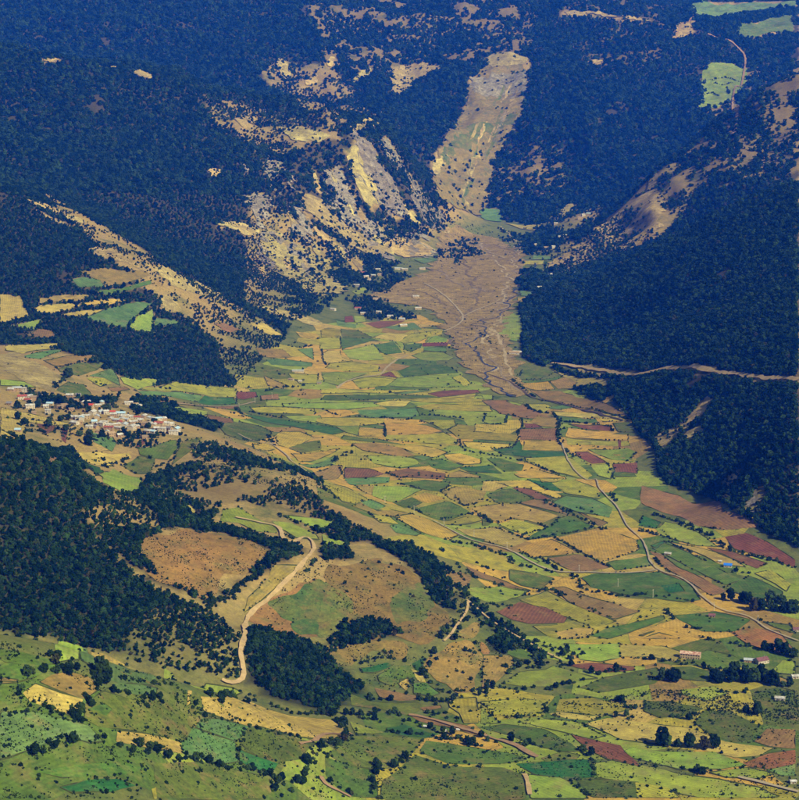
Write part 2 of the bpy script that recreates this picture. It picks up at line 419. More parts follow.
# ------------------------------------------------------------------ traced pieces of land
# each line: crop letter, then corner points; origin and zoom of the traced sheet come first
TRACES = {
(160,320,5): """
Y 0,315 80,310 200,325 300,335 390,345 375,385 320,390 210,375 100,355 0,350
g 0,358 100,361 215,380 185,410 60,385 0,385
D 190,412 220,380 310,390 365,392 385,420 300,425 210,420
r 385,360 480,362 485,385 420,400 380,395
p 500,380 590,370 595,400 505,403
p 0,398 200,428 390,428 390,447 240,437 0,412
L 30,425 120,440 240,457 235,475 160,490 90,460
p 240,475 360,495 365,515 290,515 240,490
o 300,540 400,510 490,530 560,560 545,590 480,605 400,600 340,580
G 465,625 550,605 570,630 585,645 500,650 470,645
G 572,582 610,560 700,560 770,590 720,615 640,640 592,630
D 400,470 480,480 600,500 798,527 798,555 640,530 520,510
Y 450,440 560,435 798,445 798,473 600,470 480,465
L 610,480 798,480 798,520 690,505
o 640,642 700,622 798,602 798,650 700,665
G 660,672 798,655 798,690 700,710
t 690,720 798,692 798,745 740,740
t 530,200 600,195 760,215 760,235 640,230 560,225
t 690,150 760,140 798,145 798,200 750,190
G 680,60 780,70 798,85 770,100 700,85
Y 640,270 790,275 790,320 700,320
L 0,612 80,600 90,640 40,700 0,700
o 112,610 210,590 150,660 60,725
b 480,140 620,150 660,190 560,190 500,180
b 520,280 640,330 610,345 540,330
L 610,420 798,412 798,440 620,436
""",
(320,320,5): """
Y 0,55 40,40 100,50 100,85 0,88
o 103,45 190,55 265,90 150,112 108,82
g 105,90 260,95 272,100 130,140 110,150
Y 0,92 100,92 105,145 0,150
s 10,170 40,155 100,155 110,190 160,205 60,220 20,215
L 112,152 150,150 270,122 300,170 320,200 220,205 150,195
g 272,125 370,110 410,165 330,175 290,150
s 262,90 340,65 440,75 400,110 290,95
Y 402,110 460,70 550,60 560,80 490,110 420,120
L 540,90 580,80 635,95 635,112 525,115
r 515,117 640,115 635,132 512,135
g 420,125 510,118 500,140 455,160 420,150
t 520,137 630,140 630,160 520,155
L 455,180 520,162 620,165 665,190 640,205 520,205
g 390,260 470,225 600,225 660,240 690,265 540,275 420,285
Y 50,218 160,210 300,230 290,260 120,258 30,240
L 0,262 150,262 250,265 160,295 90,330 0,310
r 300,280 350,258 390,292
Y 160,302 230,287 300,290 380,300 330,330 200,345
L 390,292 540,278 700,277 750,312 740,335 560,342 340,332
Y 660,292 700,277 755,320 725,335
Y 0,345 90,345 200,352 540,350 340,368 200,365 0,370
t 370,370 500,352 560,354 420,372
r 540,370 620,355 790,350 798,365 700,378 600,388
g 0,380 160,377 540,377 600,390 420,395 100,405 0,400
Y 380,400 600,397 798,380 798,410 560,415
s 270,420 350,405 460,405 420,435 310,430
Y 560,420 798,420 798,440 540,447 470,436
o 0,410 268,412 300,432 120,450 0,440
t 190,452 480,442 500,480 420,490 250,485 200,470
L 600,470 798,475 798,500 700,500 620,485
Y 500,502 670,500 680,530 620,550 560,520
Y 0,490 120,490 320,495 320,520 200,530 60,530 0,510
t 0,532 70,537 130,560 60,575 0,562
L 80,535 198,532 188,580 120,560
G 200,537 320,547 325,590 190,582
G 330,515 420,520 540,530 620,560 540,570 420,575 330,570
Y 330,577 540,574 620,564 690,600 680,625 560,620 330,600
Y 640,552 690,522 760,530 798,560 798,590 700,595
G 715,610 798,605 798,655 730,635
b 160,620 270,615 400,640 480,680 420,690 220,655
G 380,632 480,628 560,640 640,665 560,690 470,665
G 620,675 700,668 798,700 798,720 720,725 640,700
t 460,690 510,680 560,690 520,705
L 230,680 400,682 478,697 500,720 400,740 270,720
g 540,710 600,697 720,730 650,755 560,740
D 700,740 798,722 798,780 740,760
G 0,652 100,640 80,657 0,677
t 0,690 70,682 90,700 0,750
p 0,762 60,727 115,732 100,780 80,798 0,790
r 125,740 240,745 330,770 250,790 120,795
p 350,762 440,742 630,770 620,798 380,785
s 650,765 700,757 790,780 798,798 640,798
o 120,580 300,600 420,625 260,612 100,596
""",
(480,320,5): """
L 80,30 200,2 210,60 185,110 120,95 60,70
t 70,82 110,80 117,105 80,107
o 215,250 320,245 370,265 300,295 200,300 170,295
g 170,307 300,302 420,277 380,302 250,317
b 350,307 430,287 485,305 470,340 390,345
G 205,320 340,307 370,347 290,355 230,340
s 360,245 500,290 650,290 650,325 450,345 490,315
b 250,352 400,357 560,400 700,455 760,490 740,495 560,450 330,405
L 0,372 70,378 60,400 0,395
p 10,404 130,402 240,430 300,470 380,490 240,495 100,470 60,440
Y 0,417 50,430 60,460 0,480
L 130,407 220,415 200,430 160,420
Y 230,422 330,422 360,440 310,470 250,435
t 330,440 420,427 480,437 400,450
s 360,457 560,462 680,477 700,500 560,490 380,480
t 410,502 500,492 580,497 590,515 480,512
G 585,492 700,487 740,505 620,510
t 0,490 120,490 125,515 60,525 0,510
G 0,522 130,527 140,500 200,500 205,540 150,570 0,560
Y 0,567 150,574 198,582 180,610 0,605
s 0,612 150,622 140,640 40,660 0,655
r 220,517 280,522 310,540 230,545
b 290,482 380,492 390,540 310,535 250,510
p 200,547 385,542 380,603 200,600
G 225,607 380,607 430,655 215,650
D 60,647 160,642 200,604 213,652 420,662 440,680 260,690 120,675
r 440,522 600,527 660,532 650,555 520,545
o 665,515 740,512 798,520 798,560 690,560
G 440,540 600,560 745,577 740,600 600,600 430,585
Y 430,592 600,605 740,607 750,630 560,625 440,625
r 690,605 705,605 705,635 692,635
r 475,662 540,662 640,715 560,720 500,690
L 540,647 740,642 780,660 740,705 660,700 580,670
L 550,727 640,722 660,760 655,798 590,780
r 665,722 798,712 798,770 680,760
g 680,772 798,774 798,798 680,798
Y 225,692 400,682 460,692 560,780 540,798 360,760 240,715
g 30,692 100,692 220,727 210,755 120,760 60,715
t 0,742 60,727 110,770 0,795
G 170,772 260,742 430,790 430,798 200,790
""",
(320,480,5): """
Y 0,25 60,22 130,37 240,97 180,120 110,110 60,60
b 180,32 280,28 340,50 240,72
L 270,30 430,35 510,50 430,90 340,110 260,80
g 360,112 460,87 515,115 420,140
G 460,87 530,65 630,95 540,118
t 120,0 350,0 340,15 150,25
g 400,17 520,2 650,15 600,60 500,45 400,20
b 610,62 680,35 798,55 798,110 720,130 640,90
g 480,142 640,107 760,165 600,205 510,170
Y 590,207 760,177 798,180 798,205 630,225
s 740,140 798,132 798,165
t 210,112 260,102 330,132 290,155 220,130
b 165,132 210,117 290,160 360,152 450,170 390,190 300,180
G 370,187 460,172 520,190 700,275 640,300 560,280 500,260
Y 250,172 350,187 390,220 300,215
t 350,230 400,222 500,270 480,280 380,265
L 0,197 80,207 50,235 20,265 0,260
L 0,272 120,312 110,335 40,330 0,310
s 680,245 798,232 798,295 760,290
g 690,290 720,277 798,302 798,315
h 0,430 120,440 280,380 330,400 440,440 520,490 560,560 590,640 680,660 660,720 600,790 460,798 200,798 0,798
i 340,600 380,560 430,545 520,515 565,570 570,610 585,640 520,660 500,720 440,700 400,730 380,690 350,670
i -40,520 20,500 60,530 110,550 150,600 170,640 120,700 130,740 40,760 -40,790
p 620,480 700,460 760,480 740,540 680,520
p 730,430 798,440 798,490 760,480
L 735,545 798,555 798,600 760,580
h 690,798 720,740 798,700 798,798
""",
(480,480,5): """
s 0,10 80,5 140,35 60,60 0,55
G 60,0 240,0 330,40 420,85 380,95 280,55 160,35
D 240,0 360,15 420,60 330,50
Y 360,17 470,2 590,45 600,95 430,70
Y 300,0 420,0 380,13 310,14
o 30,72 150,42 270,90 190,115 80,115
r 160,40 250,45 365,100 280,100
p 200,117 270,97 350,107 440,175 330,150
Y 0,122 100,122 200,122 400,182 300,220 170,190 80,210 0,160
Y 90,222 180,197 340,245 240,280 150,250
g 250,282 400,192 440,182 570,235 480,260 370,285 240,300
o 0,182 60,215 40,230 0,230
s 0,237 90,232 240,300 150,340 80,325 0,305
G 180,342 280,312 360,300 490,365 350,385 260,390
p 340,392 490,372 650,440 500,465 420,440
G 380,292 590,240 780,300 798,350 640,405 600,410 500,355
g 640,415 798,367 798,465 680,455
t 360,112 430,82 560,95 660,140 650,190 580,175 480,160
p 490,162 560,187 640,215 600,235
g 510,492 560,472 798,472 798,580 700,570 560,540
L 160,370 200,367 300,410 280,420 170,410
o 150,452 280,467 370,492 300,550 210,530 150,500
p 0,460 130,510 250,555 150,540 60,510 0,490
t 0,562 100,532 240,560 180,590 60,620 0,630
Y 200,602 330,557 450,620 680,710 620,730 540,730 440,690
r 80,660 200,612 330,642 440,690 420,715 250,720 160,700
p 360,540 420,537 520,580 700,630 798,660 680,700 600,680 440,610
g 550,780 640,742 798,687 798,760 640,798
Y 260,732 440,722 570,747 540,790 400,798 340,780
s 380,762 480,742 570,745 540,790 400,798
""",
(639,480,5): """
p 0,30 200,80 400,110 430,160 600,215 580,240 420,250 300,230 200,185 0,120
r 430,285 540,265 640,310 780,400 780,440 640,390 480,350
L 105,245 130,212 200,225 300,265 390,335 280,330 160,295
s 150,312 280,337 420,372 540,440 400,420 300,370 200,335
r 340,340 460,360 640,420 590,445 500,410 400,370
g 70,345 130,317 250,367 400,450 520,500 430,525 330,480 200,410
p 55,357 110,372 200,440 330,500 440,560 360,580 250,510 140,450
L 0,372 40,382 70,430 0,465
g 0,477 100,462 250,520 310,600 220,615 0,580
D 110,530 200,520 230,560 150,570
Y 580,470 660,450 760,520 740,560 680,520
g 430,540 560,480 720,560 700,600 540,590
t 0,692 120,682 130,700 0,720
g 180,680 380,662 560,700 480,760 320,760 200,700
O 460,762 560,742 700,760 740,798 470,798
o 620,710 760,730 780,770 680,740
G 10,798 100,767 200,790 200,798
r 0,780 80,757 20,782
D 60,330 110,310 130,312 90,345
D 0,180 110,215 90,240 0,230
""",
(480,640,5): """
b 0,80 150,77 180,105 120,180 40,245 0,250
h 0,0 35,30 55,74 0,76
g 110,62 210,47 290,95 200,100
L 120,220 200,162 330,152 370,132 470,162 590,195 480,205 380,235 230,235
r 440,127 560,115 770,135 770,155 640,165 540,155
L 420,20 698,20 698,90 600,113 500,100 460,60
s 702,25 798,30 798,100 700,85
o 500,240 620,192 798,172 798,260 600,265
Y 0,312 160,300 350,300 320,380 160,385 70,370
L 0,340 60,382 100,420 0,420
Y 400,300 560,290 700,320 760,350 600,380 380,358
s 345,372 400,362 540,382 620,382 560,405 440,395
L 200,412 320,397 480,409 620,482 560,500 360,450
s 520,420 640,392 798,440 798,520 700,500 600,450
g 0,440 120,427 320,447 460,520 500,560 400,560 280,530 150,480
r 460,477 520,492 700,530 720,560 780,610 798,635 640,600 540,550
L 720,560 760,540 798,545 798,605 760,590
D 180,622 400,602 540,602 570,690 440,695 280,680
o 310,592 420,562 500,580 480,598 330,612
L 572,622 680,602 798,642 798,700 590,690
D 0,552 160,572 240,600 120,620 0,600
L 240,677 400,692 460,722 540,796 255,796
g 0,622 120,642 210,680 230,796 0,796
o 480,702 620,700 798,712 798,790 560,790
""",
(639,640,5): """
s 0,30 120,35 200,60 240,100 200,115 60,85 0,80
g 270,100 340,52 460,80 540,110 480,160 380,140
o 0,150 90,142 120,180 80,220 0,230
g 160,142 260,135 400,170 360,210 220,200
L 210,250 380,237 440,270 340,305 220,275
L 670,150 720,102 780,110 780,175 700,170
b 540,150 600,142 680,180 780,215 700,215 580,180
o 0,305 160,312 320,345 240,380 100,390 0,360
o 280,420 330,352 460,362 600,430 560,500 480,515 360,475
s 0,420 120,430 260,442 420,510 680,545 600,580 480,590 320,550 0,545
L 0,562 120,562 380,562 540,630 400,650 200,650 0,600
p 580,510 640,447 780,450 780,545 660,540
O 520,620 640,572 780,552 780,620 660,650 560,640
t 640,655 780,624 780,680 720,680
L 350,667 540,642 680,670 600,695 440,690
g 0,652 200,672 400,700 600,740 700,790 300,790 0,700
Y 0,715 140,740 200,790 0,790
O 520,0 780,0 780,60 700,70 620,50 540,20
o 580,270 660,300 740,320 780,340 780,260 700,240
""",
(0,320,5): """
s 30,125 200,122 330,115 230,150 110,170 30,155
t 120,180 200,162 320,150 300,160 200,195 130,190
b 220,205 330,182 490,182 400,215 280,235
o 290,245 380,217 530,217 480,250 390,280 300,260
t 440,280 560,242 590,290 600,330 520,290
Y 430,290 520,292 560,315 500,335
L 600,290 798,295 798,320 690,350 620,320
Y 690,352 798,322 798,357
t 690,358 798,360 798,385 720,380
c 0,160 30,165 200,215 310,280 270,345 250,355 150,310 0,250
L 0,298 30,300 120,310 180,340 0,330
o 280,350 340,312 420,325 460,375 440,395 330,370
p 540,340 620,335 650,350 560,360
r 180,505 270,510 280,550 230,570 200,560
s 0,440 30,445 150,470 350,522 270,530 130,510 40,600 0,570
r 310,540 340,530 330,620 310,600
b 350,560 380,540 410,550 400,590 360,590
s 375,665 390,620 440,555 450,600 420,650
s 470,625 550,625 570,650 500,655
s 375,690 400,665 480,660 560,675 640,665 660,690 580,710 550,740 440,715
t 450,562 560,582 580,620 560,660 470,610
L 500,775 560,742 700,790 715,830 680,865 610,860 525,820
o 610,730 700,682 798,690 798,720 740,770 680,770
D 430,720 500,740 520,760 480,780
p 215,745 240,715 270,675 300,685 300,710 250,720
r 680,640 710,600 740,570 720,620 690,645
g 690,640 740,640 798,610 798,680 700,675
""",
(0,200,5): """
s 0,470 30,475 105,480 145,580 30,615 0,610
b 400,360 520,340 640,360 700,355 760,375 640,415 540,435 480,400
t 360,400 420,387 500,402 520,437 400,440
g 480,455 600,445 750,402 760,420 640,455 540,480
s 190,495 310,475 440,475 460,490 380,505 200,520
s 165,550 200,527 360,517 400,530 300,560 230,570
G 400,517 560,495 640,500 560,525 440,530
t 420,590 520,552 680,510 760,515 740,535 660,600 630,640 520,620
L 640,640 690,582 760,545 770,590 760,640 780,665 700,655
s 300,575 400,555 520,550 440,580 400,585
L 50,630 180,602 215,600 180,650 100,640
p 150,670 200,642 270,655 270,690 190,690
c 425,240 560,240 620,280 700,320 798,340 798,395 740,380 640,320 500,285
c 130,0 220,15 310,50 290,70 180,30
c 300,75 360,75 440,110 400,120 330,90
c 160,40 240,75 380,140 370,148 230,90
t 772,590 798,572 798,640 775,635
""",
(160,200,5): """
c 0,330 100,370 230,430 330,480 300,480 180,460 60,420 0,380
c 265,135 340,105 400,115 500,160 440,190 360,150
c 480,530 560,535 700,570 798,600 798,640 700,600 580,575
s 455,620 520,615 610,675 560,680 480,645
c 0,470 60,480 120,560 60,570 0,540
p 270,620 320,615 410,650 340,665
t 0,570 80,600 100,620 0,630
c 700,300 780,290 798,400 740,370
""",
(320,200,5): """
c 330,220 400,190 480,210 590,245 540,285 440,290 360,270
t 470,300 560,285 590,300 520,320
L 160,460 220,435 240,460 190,475
r 125,585 160,580 170,610 125,615
L 170,580 220,585 230,610 175,615
r 230,620 300,607 430,605 340,635 290,645
t 320,640 470,615 510,650 400,655
t 80,605 180,625 180,640 90,630
s 130,290 220,310 210,350 170,360 150,330
""",
(480,200,5): """
t 270,275 350,285 355,300 260,300
Y 230,307 320,305 310,325 220,325
o 215,332 310,330 300,355 210,350
L 100,580 200,560 210,640 200,700 120,690 70,660
t 200,455 300,460 270,480 205,480
s 190,490 240,485 230,510 190,515
s 120,115 200,130 310,120 280,155 200,145
c 390,85 400,40 470,15 480,50 420,95
c 520,60 600,15 620,40 590,60
t 0,40 100,50 110,110 20,100
""",
(230,100,5): """
c 240,140 320,130 420,160 520,185 420,205 310,205 270,175
c 15,90 80,80 150,95 60,130
c 580,178 690,95 770,45 765,62 700,115 620,185
c 0,610 60,620 140,665 90,690 30,650
c 200,650 290,700 380,780 340,790 240,710
c 380,600 480,670 600,780 580,790 450,690
c 640,600 760,700 830,770 800,780 700,690
""",
(420,50,4.71): """
e 400,25 520,85 495,215 485,330 400,425 345,520 330,650 310,730 235,768 120,745 60,640 45,540 140,385 205,290 212,215 260,120 330,50
c 320,65 420,25 500,50 510,72 380,75
i 90,520 150,440 230,370 300,350 380,320 490,300 440,350 380,375 300,400 260,450 230,470 170,500 100,560
c 45,520 150,490 110,550 80,600
""",
(530,0,2.963): """
t 475,8 790,2 790,18 540,55 490,45
g 620,75 700,60 780,45 780,95 650,115 610,105
L 510,215 545,185 600,190 645,205 640,250 600,295 560,320 500,320 510,290
c 100,30 200,38 340,62 350,70 220,55 90,45
c 420,110 480,55 490,95 430,118
c 340,560 380,505 385,520 345,585
c 160,185 230,180 200,195
""",
(0,0,2.96): """
c 125,176 180,178 178,188 135,188
c 292,194 350,198 348,204 296,202
c 378,210 430,214 468,234 440,238 385,220
c 690,350 740,340 770,352 740,380 715,384
c 610,505 650,500 665,515 640,530 615,525
""",
(265,0,2.96): """
c 370,200 460,185 540,195 470,225 400,285 370,270
c 250,240 300,205 330,205 260,255
c 30,180 60,170 75,210 70,250 40,210
c 110,265 145,205 160,245
c 175,190 210,165 200,205
c 660,165 740,160 790,175 780,195 690,200 650,195
""",
(530,265,2.963): """
c 70,290 200,295 290,320 280,328 150,312 80,300
c 400,312 440,298 560,310 555,320 430,320
c 650,340 690,335 795,342 795,352 660,352
k 630,715 690,655 705,690 665,745
c 560,645 620,600 625,640 590,680
c 370,510 395,490 440,475 445,505 400,550 375,540
c 430,480 500,415 525,385 540,400 515,440 460,495
c 450,500 510,470 515,500 465,525
""",
(0,640,5): """
g 0,100 30,118 130,130 280,125 270,150 160,195 90,215 0,210
s 118,270 180,225 300,270 415,300 395,340 380,398 320,370 220,335 150,310
b 200,215 260,180 340,160 440,185 495,225 480,260 415,295 300,262
t 0,365 200,370 330,400 440,430 515,510 440,515 330,480 200,530 50,590 0,600
t 400,40 440,40 470,110 600,130 798,190 798,230 600,215 480,170 460,130 410,105
s 455,60 520,70 640,130 590,128 475,105
t 560,220 700,225 798,245 798,275 680,275 590,250
o 430,320 520,260 680,310 798,340 798,470 650,460 500,440 420,400
g 440,350 520,320 560,350 530,380
s 590,460 700,470 798,490 798,550 680,530 580,510
g 540,540 660,545 770,580 740,640 600,610
g 180,660 400,630 640,620 740,650 560,690 300,690
D 300,740 440,705 600,700 680,730 560,760 360,770
Y 760,750 798,730 798,796 770,796
b 0,190 90,205 80,218 0,222
L 280,0 420,35 400,100 300,110 270,40
""",
(160,640,5): """
L 140,225 220,220 360,245 410,265 380,280 250,275
s 210,295 280,290 440,305 540,350 640,380 798,410 798,480 700,490 560,450 440,430 330,400 230,370
o 0,350 160,380 215,395 110,510 0,490
t 215,397 300,400 440,435 400,490 370,505 230,460 180,440
t 110,515 170,445 230,465 370,508 390,610 320,625 220,600 120,575
o 445,440 560,460 700,500 780,520 700,600 580,610 480,580 400,520
D 395,550 480,585 590,620 560,660 460,650 400,610
L 0,145 60,170 70,190 0,185
s 140,255 160,258 150,320 135,330
o 0,620 200,610 400,660 540,690 560,770 500,796 0,796
L 600,670 690,640 720,690 690,720 620,700
s 0,495 100,515 110,570 0,555
""",
(160,480,5): """
h 0,250 100,235 230,260 330,265 440,310 560,350 570,365 500,410 440,480 370,540 250,600 200,590 120,555 40,510 0,480 -70,420 -100,370 -60,290
L 300,210 320,150 390,138 480,190 590,245 580,265 480,260 390,215
L 560,205 650,215 780,275 798,300 680,290 600,240
L 610,178 798,190 798,225 690,205
b 420,660 440,590 540,500 570,430 690,430 680,470 580,540 500,610
h 445,690 500,640 600,560 690,500 798,480 798,780 640,770 560,760 470,720
i 540,620 600,580 660,560 740,500 798,490 820,560 790,620 798,700 740,720 640,690 600,670
j 650,720 670,700 700,702 730,690 780,700 798,720 790,745 780,770 740,765 690,775 665,755
s 125,125 150,130 190,175 150,185
s 210,160 270,140 260,165
s 640,10 700,50 640,30
""",
(320,640,5): """
h 0,0 300,0 470,20 440,80 380,110 290,60 200,90 120,130 30,80 0,70
D 200,145 330,115 370,125 280,165 220,165
g 290,180 370,130 450,130 480,190 400,200 390,240 300,210
s 455,145 510,170 530,215 490,205
s 390,220 440,190 445,225 430,255
p 275,240 370,260 480,280 490,305 400,312 300,290
g 470,220 530,215 600,270 560,285 470,270
D 460,120 520,90 510,160 480,150
o 150,270 250,310 380,320 490,315 520,340 440,380 300,345 160,330
s 0,395 60,405 160,470 100,500 0,515
h 520,140 590,60 640,20 798,0 798,250 700,270 640,250 570,200
Y 640,300 798,290 798,420 720,420 700,370 650,340
L 150,410 240,440 320,465 180,470
D 330,445 420,425 580,470 560,490 400,480
o 190,480 330,475 520,500 430,600 370,640 270,650 120,620 40,575
g 30,590 130,625 270,655 290,790 130,780 30,680
g 530,505 640,520 798,570 798,660 640,620 500,560
o 320,700 400,650 480,580 640,630 798,670 798,796 300,796
p 450,378 560,390 798,440 798,475 640,440 500,410
p 500,340 600,330 610,345 520,355
""",
}
TRACES[(0,0,1)] = """
c 300,190 320,200 345,225 375,245 400,248 380,258 350,245 320,222 300,205
c 262,222 300,245 330,262 345,290 320,300 290,280 262,250
c 345,150 352,142 365,160 372,185 384,205 372,212 358,190
k 350,139 368,138 380,160 392,180 404,205 408,218 396,222 384,212 374,195 368,178 360,160
k 378,138 390,138 398,152 404,168 396,170 386,155
k 404,165 416,180 430,200 442,216 438,228 424,222 416,205 408,188
k 326,170 340,168 352,190 360,210 372,222 384,238 370,240 352,222 338,200 328,185
k 246,196 262,190 267,205 262,222 252,220
k 468,78 500,72 528,70 526,92 500,97 470,98
"""
polys = []           # (code, [(px,py)...])
_r = random.Random(77)
for _k in range(58):       # loose crags and eroded ribs around the cliffs
    a_ = _r.random(); bx, by = 245 + a_ * 190 + _r.uniform(-14, 14), 195 + a_ * 18 + _r.uniform(-45, 75) * (1 - 0.5 * a_)
    if bx > 436 or by > 300: continue
    ln, wd = _r.uniform(5, 22), _r.uniform(1.2, 4.5)
    TRACES[(0,0,1)] += f"{_r.choice('kcck')} {bx},{by} {bx + wd},{by - 1} {bx + wd + ln * 0.35},{by + ln * 0.5} {bx + wd * 0.6 + ln * 0.6},{by + ln} {bx + ln * 0.45 - wd * 0.3},{by + ln * 0.9} {bx + ln * 0.2 - wd * 0.4},{by + ln * 0.4}\n"
for _k in range(24):       # streaks of rubble and grass running down the landslip
    a_ = _r.random(); bx, by = 512 - a_ * 52 + _r.uniform(-14, 14), 70 + a_ * 118
    ln, wd = _r.uniform(10, 30), _r.uniform(1.0, 3.2)
    TRACES[(0,0,1)] += f"{_r.choice('cikicc')} {bx},{by} {bx + wd},{by} {bx + wd - ln * 0.2},{by + ln * 0.5} {bx - ln * 0.4 + wd * 0.5},{by + ln} {bx - ln * 0.42},{by + ln} {bx - ln * 0.24},{by + ln * 0.5}\n"
for (ox, oy, sc), txt in TRACES.items():
    for line in txt.strip().splitlines():
        f = line.split()
        polys.append((f[0], [(ox + float(a.split(',')[0]) / sc, oy + float(a.split(',')[1]) / sc) for a in f[1:]]))
KIN = ['GYs', 'LgtoD', 'bphO', 'r']
def kin(a, b): return any(a in k and b in k for k in KIN)
def area2(pp): return sum(a[0] * b[1] - b[0] * a[1] for a, b in zip(pp, pp[1:] + pp[:1]))
def side_run(pp, ax, val):
    on = [abs(p[ax] - val) < 1.05 for p in pp]
    if sum(on) < 2 or all(on): return None
    k = next(i for i in range(len(pp)) if on[i] and not on[i - 1])
    rot = pp[k:] + pp[:k]; on = on[k:] + on[:k]
    m = on.index(False)
    if any(on[m:]): return None
    return rot[:m], rot[m:]
for ax, val in ((0, 160), (0, 320), (0, 480), (0, 639.5), (1, 320), (1, 480), (1, 640)):
    lo, hi_ = [], []
    for k, (code, pp) in enumerate(polys):
        if code in 'hckve' or min(p[1] for p in pp) < 300: continue
        if area2(pp) < 0: pp = pp[::-1]; polys[k] = (code, pp)
        r_ = side_run(pp, ax, val)
        if not r_: continue
        c_ = sum(p[ax] for p in pp) / len(pp)
        span = (min(p[1 - ax] for p in r_[0]), max(p[1 - ax] for p in r_[0]))
        (lo if c_ < val else hi_).append((k, span, r_))
    gone, pairs = set(), []
    for k, sa, ra in lo:
        for j, sb, rb in hi_:
            ov = min(sa[1], sb[1]) - max(sa[0], sb[0])
            if ov > 0.35 * min(sa[1] - sa[0], sb[1] - sb[0]) and kin(polys[k][0], polys[j][0]): pairs.append((ov, k, j, ra, rb))
    done = set()
    for ov, k, j, ra, rb in sorted(pairs, key=lambda p: -p[0]):
        if k in done or j in done: continue
        done |= {k, j}; gone.add(j)
        polys[k] = (polys[k][0], ra[1] + rb[1])
    for k, sp_, (run, rest) in lo + hi_:
        if k in done: continue
        sh = random.uniform(-5, 5)
        mv = [(p[0] + sh + random.uniform(-3, 3), p[1]) if ax == 0 else (p[0], p[1] + sh * 0.4 + random.uniform(-1, 1)) for p in run]
        polys[k] = (polys[k][0], mv + rest)
    polys = [p for k, p in enumerate(polys) if k not in gone]
RIVER_BED = [(440,206),(455,212),(470,216),(500,222),(512,232),(528,245),(524,265),(518,285),(514,300),(510,318),(499,332),(509,345),(514,360),
             (521,378),(530,396),(505,394),(488,386),(470,374),(455,352),(450,335),(438,318),(420,306),(385,301),(362,300),(380,290),(415,277),(430,262),(438,240)]
SCREE = [(545,268),(570,250),(600,226),(640,197),(652,182),(660,190),(662,215),(660,235),(620,253),(590,267),(560,274)]

def land(pp):
    """photo corners -> world corners; corners that slip over a crest are pulled back onto the near slope"""
    px = np.array([p[0] for p in pp]); py = np.array([p[1] for p in pp])
    key = tuple(pp[0]) + tuple(pp[-1]) + (len(pp),)
    if key in LANDED: return LANDED[key]
    x, y, z = hit(px, py)
    return pull(px, py, x, y, z)
LANDED = {}
def land_many(pps):
    """the same for many outlines at once"""
    px = np.array([p[0] for pp in pps for p in pp]); py = np.array([p[1] for pp in pps for p in pp])
    x, y, z = hit(px, py); k = 0
    for pp in pps:
        e = k + len(pp)
        LANDED[tuple(pp[0]) + tuple(pp[-1]) + (len(pp),)] = pull(px[k:e], py[k:e], x[k:e], y[k:e], z[k:e]); k = e
def pull(px, py, x, y, z):
    med = np.median(y)
    for k in np.flatnonzero(y > med * 1.14 + 120):
        a, b, c = hit(np.full(9, px[k]), py[k] + 1.8 * np.arange(1, 10))
        j = np.flatnonzero(b <= med * 1.14 + 120)
        j = j[0] if len(j) else 8
        x[k], y[k], z[k] = a[j], b[j], c[j]
    return np.stack([x, y], 1)
def inside(pts, poly):
    x, y = pts[:, 0], pts[:, 1]; c = np.zeros(len(pts), bool); m = len(poly); j = m - 1
    for i in range(m):
        xi, yi = poly[i]; xj, yj = poly[j]
        if yi != yj:
            c ^= ((yi > y) != (yj > y)) & (x < (xj - xi) * (y - yi) / (yj - yi) + xi)
        j = i
    return c
def chaikin(p, k=1, w=0.25):
    for _ in range(k):
        q = []
        for a, b in zip(p, np.roll(p, -1, 0)):
            q += [a * (1 - w) + b * w, a * w + b * (1 - w)]
        p = np.array(q)
    return p
WILD = set('hckveij')
placed = []     # (world polygon, bbox, layer)
